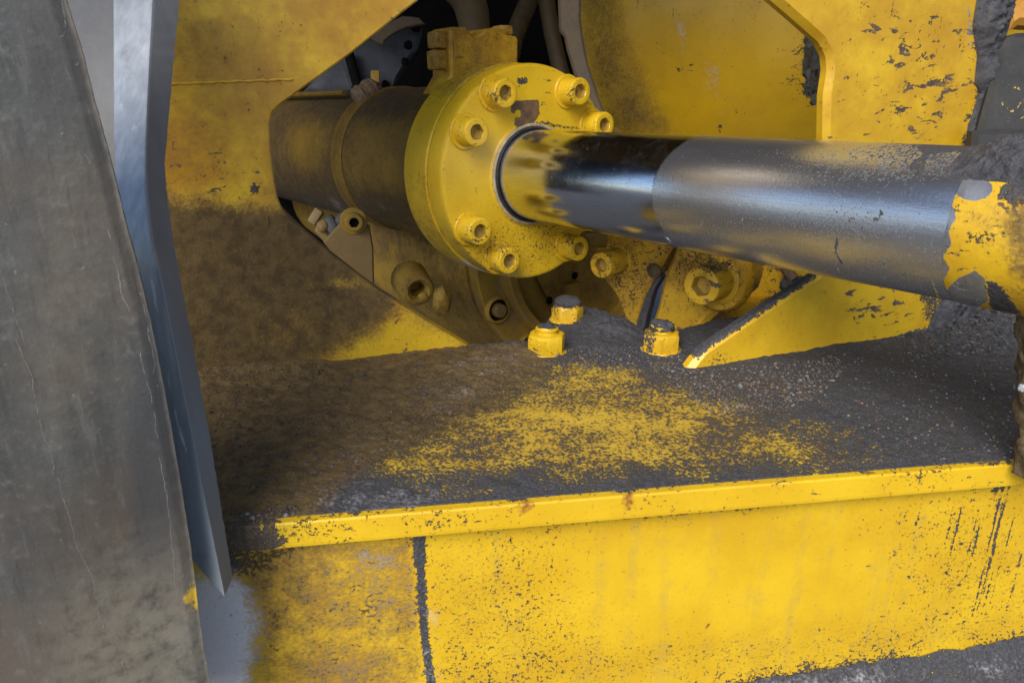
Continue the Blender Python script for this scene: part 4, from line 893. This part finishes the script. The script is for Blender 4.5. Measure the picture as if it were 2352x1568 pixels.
for j, y in enumerate(ys):
    dl = max(0.0, min(1.0, (y - 1290) / 62)); 
    L = atY(Lx[j] - 26 * max(0, min(1, (y - 400) / 70)), y, Yb[j] + .006 * min(1.0, max(.05, (Mx[j] - Lx[j]) / 55))); M_ = atY(Mx[j], y, Yb[j]); R_ = atY(Rx[j], y - 0 * dl, Yb[j] + .013); B_ = R_ + (L - M_) * .96 + np.array([0, .001, 0])
    ring = [L + (M_ - L) * (i / nl) for i in range(nl)] + [M_ + (R_ - M_) * (i / nr) for i in range(nr)] + [R_, R_ * .5 + B_ * .5, B_]
    V += ring; ew += [0.0] * nl + [.5] + [1.0] * (nr - 1) + [1.0, 1, 1]
mr = nl + nr + 3
for j in range(len(ys) - 1):
    for i in range(mr): i2 = (i + 1) % mr; F.append((j * mr + i, j * mr + i2, (j + 1) * mr + i2, (j + 1) * mr + i))
F += [tuple(range(mr))[::-1], tuple((len(ys) - 1) * mr + i for i in range(mr))]
V = np.array(V); at_ = masks(V, {'dark': [0.0, ('p', [(330, 900), (560, 860), (600, 1400), (400, 1400)], 220, .9), ('l', [(360, 620), (390, 720), (450, 950)], 6, 12, .6)],  # dark paints in the fading sky reflection towards the lower end
                                 'scr': [-.1, ('l', [(385, 860), (400, 930), (415, 990), (428, 1040)], 7, 9, .75), ('l', [(330, 560), (350, 660), (372, 760)], 5, 8, .5), ('e', 320, 150, 60, 300, .8, .12)]})
at_['edge'] = np.array(ew)
sb = mesh("strip_body", V, F, M_STRIP, bl, at_, True, None, 30)
import bmesh
bm = bmesh.new(); bm.from_mesh(sb.data)
for (p, q) in (((430, 1281), (516, 1361)), ((516, 1361), (545, 1347))):   # the slanted cuts at its lower end
    p3, q3 = atY(*p, .315), atY(*q, .315); nn3 = np.cross(q3 - p3, [-.25, 1, -.1]); nn3 = nrm(nn3); nn3 = nn3 if nn3[2] < 0 else -nn3
    r_ = bmesh.ops.bisect_plane(bm, geom=bm.verts[:] + bm.edges[:] + bm.faces[:], plane_co=Vector(p3), plane_no=Vector(nn3), clear_outer=True, dist=1e-7)
    ed = [e for e in r_['geom_cut'] if isinstance(e, bmesh.types.BMEdge)]
    try: bmesh.ops.contextual_create(bm, geom=ed)
    except Exception: pass
bm.to_mesh(sb.data); bm.free(); sb.data.set_sharp_from_angle(angle=math.radians(30))

# ------------------------------------------------------------------ gravel strewn on the ledge
dg = bpy.context.evaluated_depsgraph_get(); dg.update()
tp = [o for o in bpy.data.objects if o.name == "top_plate"][0]
from mathutils.bvhtree import BVHTree
bvh = BVHTree.FromPolygons([v.co[:] for v in tp.data.vertices], [p.vertices[:] for p in tp.data.polygons])
ICO = []
t = (1 + 5 ** .5) / 2
iv = np.array([(-1, t, 0), (1, t, 0), (-1, -t, 0), (1, -t, 0), (0, -1, t), (0, 1, t), (0, -1, -t), (0, 1, -t), (t, 0, -1), (t, 0, 1), (-t, 0, -1), (-t, 0, 1)]) / 1.9
ifc = np.array([(0, 11, 5), (0, 5, 1), (0, 1, 7), (0, 7, 10), (0, 10, 11), (1, 5, 9), (5, 11, 4), (11, 10, 2), (10, 7, 6), (7, 1, 8), (3, 9, 4), (3, 4, 2), (3, 2, 6), (3, 6, 8), (3, 8, 9), (4, 9, 5), (2, 4, 11), (6, 2, 10), (8, 6, 7), (9, 8, 1)])
def grains(name, zones, label):
    V = []; F = []; T = []
    for (poly, cnt, r0, r1, pal) in zones:
        pa = np.array(poly, float); lo, hi = pa.min(0), pa.max(0); k = 0; tries = 0
        while k < cnt and tries < cnt * 8:
            tries += 1; q = RNG.uniform(lo, hi)
            if not inside(q[None], pa)[0]: continue
            v = ray(*q); h = bvh.ray_cast(Vector(C0), Vector(v))
            if h[0] is None: continue
            k += 1; r = r0 + (r1 - r0) * RNG.random() ** 3
            sc3 = RNG.uniform(.7, 1.25, 3) * r; sc3[2] *= .75; an = RNG.random() * 6.28; c, s_ = math.cos(an), math.sin(an)
            w_ = iv * RNG.uniform(.8, 1.2, (12, 1)) * sc3; w_ = np.stack([w_[:, 0] * c - w_[:, 1] * s_, w_[:, 0] * s_ + w_[:, 1] * c, w_[:, 2]], 1)
            n0 = len(V); V += list(w_ + np.array(h[0]) + np.array([0, 0, r * .25])); F += [tuple(f + n0) for f in ifc]
            col = pal[RNG.integers(len(pal))]; col = np.array(col) * RNG.uniform(.6, 1.3); T += [(*col, 1.0)] * 12
    return tag(mesh(name, V, F, M_GRAVEL, None, {'tint': np.array(T)}, False), label, kind='stuff')
PK = [(.16, .10, .085), (.12, .085, .07), (.17, .16, .16), (.09, .085, .08), (.06, .058, .056), (.14, .11, .06), (.05, .05, .052)]
DK = [(.045, .043, .042), (.06, .058, .06), (.035, .034, .036), (.08, .078, .08), (.13, .125, .12)]
BR = [(.09, .066, .036), (.07, .052, .03), (.12, .095, .06), (.05, .04, .03), (.06, .05, .04)]
grains("gravel", [([(1500, 820), (1600, 850), (1920, 820), (1950, 850), (1850, 930), (1650, 960), (1540, 880)], 1500, .0004, .0016, PK),
                  ([(1230, 800), (1560, 790), (1600, 860), (1400, 850), (1250, 840)], 700, .0004, .0013, DK + PK[:3]),
                  ([(1800, 830), (2330, 700), (2330, 1060), (1980, 1060)], 1500, .0003, .0011, DK + [(.15, .14, .14), (.17, .09, .06)]),
                  ([(2050, 760), (2330, 700), (2330, 800), (2100, 830)], 900, .0006, .0022, DK[:4]),
                  ([(470, 830), (900, 850), (1220, 800), (1180, 900), (900, 1020), (700, 1180), (500, 1190)], 1300, .0003, .0014, BR + DK[:2]),
                  ([(530, 1180), (680, 1160), (680, 1195), (530, 1215)], 260, .0004, .0015, BR + PK[:4])],
       "loose gravel grains and tar crumbs strewn over the ledge")
grains("pebbles", [([(560, 860), (1200, 830), (1180, 900), (760, 1040), (560, 1060)], 14, .0014, .0026, BR),
                   ([(1700, 850), (2300, 850), (2300, 1000), (1950, 1000)], 22, .0010, .0022, [(.18, .18, .19), (.19, .10, .065), (.14, .115, .10)])],
       "larger scattered pebbles lying on the ledge")
